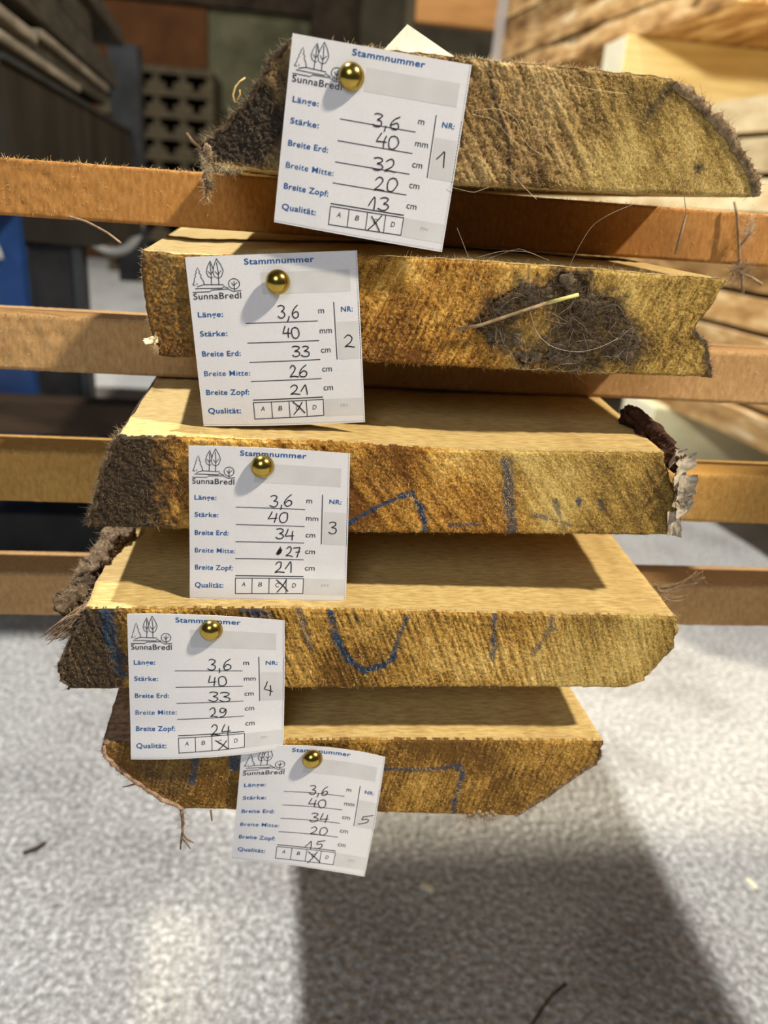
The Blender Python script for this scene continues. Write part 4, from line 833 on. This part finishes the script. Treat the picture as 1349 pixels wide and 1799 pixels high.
a = np.linspace(-.2, 1.5, 12); mb.tube([(-482 + 42 * math.sin(t), 1290, -30 + 45 * math.cos(t)) for t in a], 6, 8)
mb.build('hose', 'hose_grey', parent=cart); mb = MB()
a = np.linspace(math.pi, 2 * math.pi, 14); mb.tube([(-395 + 62 * math.cos(t), 1850, 20 + 70 * math.sin(t)) for t in a], 10, 8)
mb.build('hose', 'hose_grey', parent=cart)
noise_mat('plank_lit', [(0.3, (0.10, 0.088, 0.075)), (0.7, (0.26, 0.235, 0.205))], scale=(3, 0.3, 3), nscale=30, rough=0.85, bump=0.2, bdist=0.001)  # paler copy of weathered_wood: lamp light on plank sides put into the colour
for (y0, y1, z0, z1, off, mt_, lab) in ((1140, 2210, 234.5, 245, -40, 'weathered_wood', 'dark thin plank lying on the machine rim, lowest in the pile at upper left'), (1140, 1715, 245.5, 260, 4, 'plank_lit', 'long plank edge painted as if lit, lower of the pile at upper left'),
        (1140, 1380, 275, 291, 0, 'plank_lit', 'short plank edge painted as if lit, reaching in from the left edge of the photo'), (1420, 2150, 261, 288, -10, 'weathered_wood', 'dark plank under a plank edge painted as lit in the middle of the upper left pile'), (1420, 2140, 288.5, 303, 0, 'plank_lit', 'plank edge painted as if lit in the middle of the pile at upper left'),
        (1140, 2330, 314, 366, -4, 'weathered_wood', 'thick dark beam across the upper part of the pile at upper left'), (1250, 2420, 424, 458, 10, 'weathered_wood', 'topmost dark plank at upper left, its end near the grey post')):
    mb = MB(); skew_box(mb, y0, y1, z0, z1, 420, 0, off); tag(bevelled(mb.build('weathered_plank', mt_, smooth=False), .004), lab, 'plank', 'dark planks piled on the machine')
mb = MB(); skew_box(mb, 1640, 1960, 368, 422, 300, 0, -6); tag(mb.build('packing_block', 'weathered_wood', smooth=False), 'dark block under the topmost plank at upper left', 'block')

# ------------------------------------------------------------------ far end of the hall
for i in range(10):
    pal = empty('pallet', (-900, 6500, -560 + 144 * i)); z = -560 + 144 * i
    tag(pal, f'wooden pallet in the stack by the back wall, {ORD[9 - i]} from the top', 'pallet', 'pallets stacked by the back wall')
    mb = MB(); mb.box(-1420, -610, 6500, 7300, z + 99, z + 143); mb.build('deck', 'pallet_wood', parent=pal, smooth=False)
    for x in (-1420, -1230, -1040, -850, -660):
        mb = MB(); mb.box(x, x + 50, 6512, 7300, z + 44, z + 99); mb.build('block', 'pallet_wood', parent=pal, smooth=False)
        mb = MB(); mb.box(x - (40 if x > -1400 else 0), x + (90 if x < -700 else 50), 6500, 7300, z + 1, z + 44); mb.build('runner', 'pallet_wood', parent=pal, smooth=False)
def slab(name, mat, x0, x1, y0, y1, z0, z1, lab, cat):
    mb = MB(); mb.box(x0, x1, y0, y1, z0, z1); return tag(bevelled(mb.build(name, mat, smooth=False), .008), lab, cat)
slab('brown_sheet', 'rust_sheet', -2000, -745, 7480, 7590, -560, 1440, 'rusty orange brown sheet leaning on the back wall above the pallets', 'sheet')
slab('olive_sheet', 'olive_sheet', -740, 95, 7500, 7590, -560, 1450, 'pale olive sheet on the back wall right of the pallets', 'sheet')
slab('dark_column', 'dark_brown', 100, 440, 7380, 7590, -560, 2600, 'dark brown column at the back wall behind the top tag', 'column')
slab('wall_beam', 'dark_brown', -2600, 99, 7450, 7590, 1452, 1900, 'dark beam along the top of the back wall', 'beam')
slab('dark_cabinet', 'steel_dirty', 300, 1250, 6000, 6500, -560, 1000, 'grey brown cabinet at the back behind the top board', 'cabinet')
slab('roof_post', 'pallet_wood', 588, 640, 5000, 5060, -560, 1800, 'thin pale post at the back behind the paper scrap', 'post')
slab('cross_beam', 'beam_orange', 641, 1800, 4990, 5070, 1035, 1215, 'orange brown timber beam at the top of the photo beside the thin post', 'beam')
slab('roof_post', 'dark_brown', 1700, 1800, 5071, 5170, -560, 1800, 'dark post hidden behind the right-hand stack', 'post')

# ------------------------------------------------------------------ bits on the floor
def bit(name, c, u, v, mat, lab, seed):
    mb = MB(); c, u, v = map(np.array, (c, u, v)); a, bb = np.meshgrid(np.linspace(-1, 1, 8), np.linspace(-1, 1, 6))
    rg = 1 - .25 * np.abs(a) ** 2 + .2 * (fbm(a * 2, bb * 2, 2, seed) - .5)
    P = c + a[..., None] * u + (bb * rg)[..., None] * v + np.array([0, 0, 1]) * (1.2 + .8 * (1 - a ** 2))[..., None]
    Q_ = P - np.array([0, 0, 2.2]); mb.grid(P, 0); mb.grid(Q_, 0, flip=True); pe_ = lambda A_: np.concatenate([A_[0, :-1], A_[:-1, -1], A_[-1, :0:-1], A_[:0:-1, 0]]); mb.grid(np.stack([pe_(P), pe_(Q_)]), 0, close=True)
    tag(mb.build(name, mat), lab, 'wood chip')
bit('wood_chip', (8.9, 669, -559), (6, 6, 0), (-2.5, 2.5, 0), 'fibre_pale', 'tan wood chip on the concrete left of centre', 1)
bit('wood_chip', (156, 589, -559), (-6, 4, 0), (2, 3, 0), 'pale_end', 'white chip on the shaded concrete under the stack', 2)
bit('wood_chip', (512, 580, -559), (-2, 7, 0), (3, 1, 0), 'pale_end', 'white chip on the lit concrete at lower right', 3)
mb = MB(); mb.tube([(225, 440, -558), (240, 455, -557.5), (252, 466, -557), (268, 476, -558)], 1.3, 6); tag(mb.build('floor_twig', 'bark_dark'), 'thin dark twig lying on the concrete at the bottom of the photo', 'twig')
mb = MB(); mb.tube([(-262, 650, -558), (-250, 655, -557), (-243, 664, -558)], 1.6, 6); tag(mb.build('floor_twig', 'bark_dark'), 'short dark twig lying on the concrete at lower left', 'twig')

# slatted crate added out of view to keep the front lamp off the floor
mb = MB(); mb.box(645, 1500, 40, 215, -560, 530); blocker = tag(bevelled(mb.build('lamp_blocker', 'stick_tan', smooth=False), .006), 'tall timber crate added to keep the front lamp off the floor, right of the board stack', 'blocker')
for i in range(7):
    mb = MB(); mb.box(642, 644.9, 46 + 24 * i, 64 + 24 * i, -550, 520); mb.build('slat', 'stick_gold', parent=blocker, smooth=False)
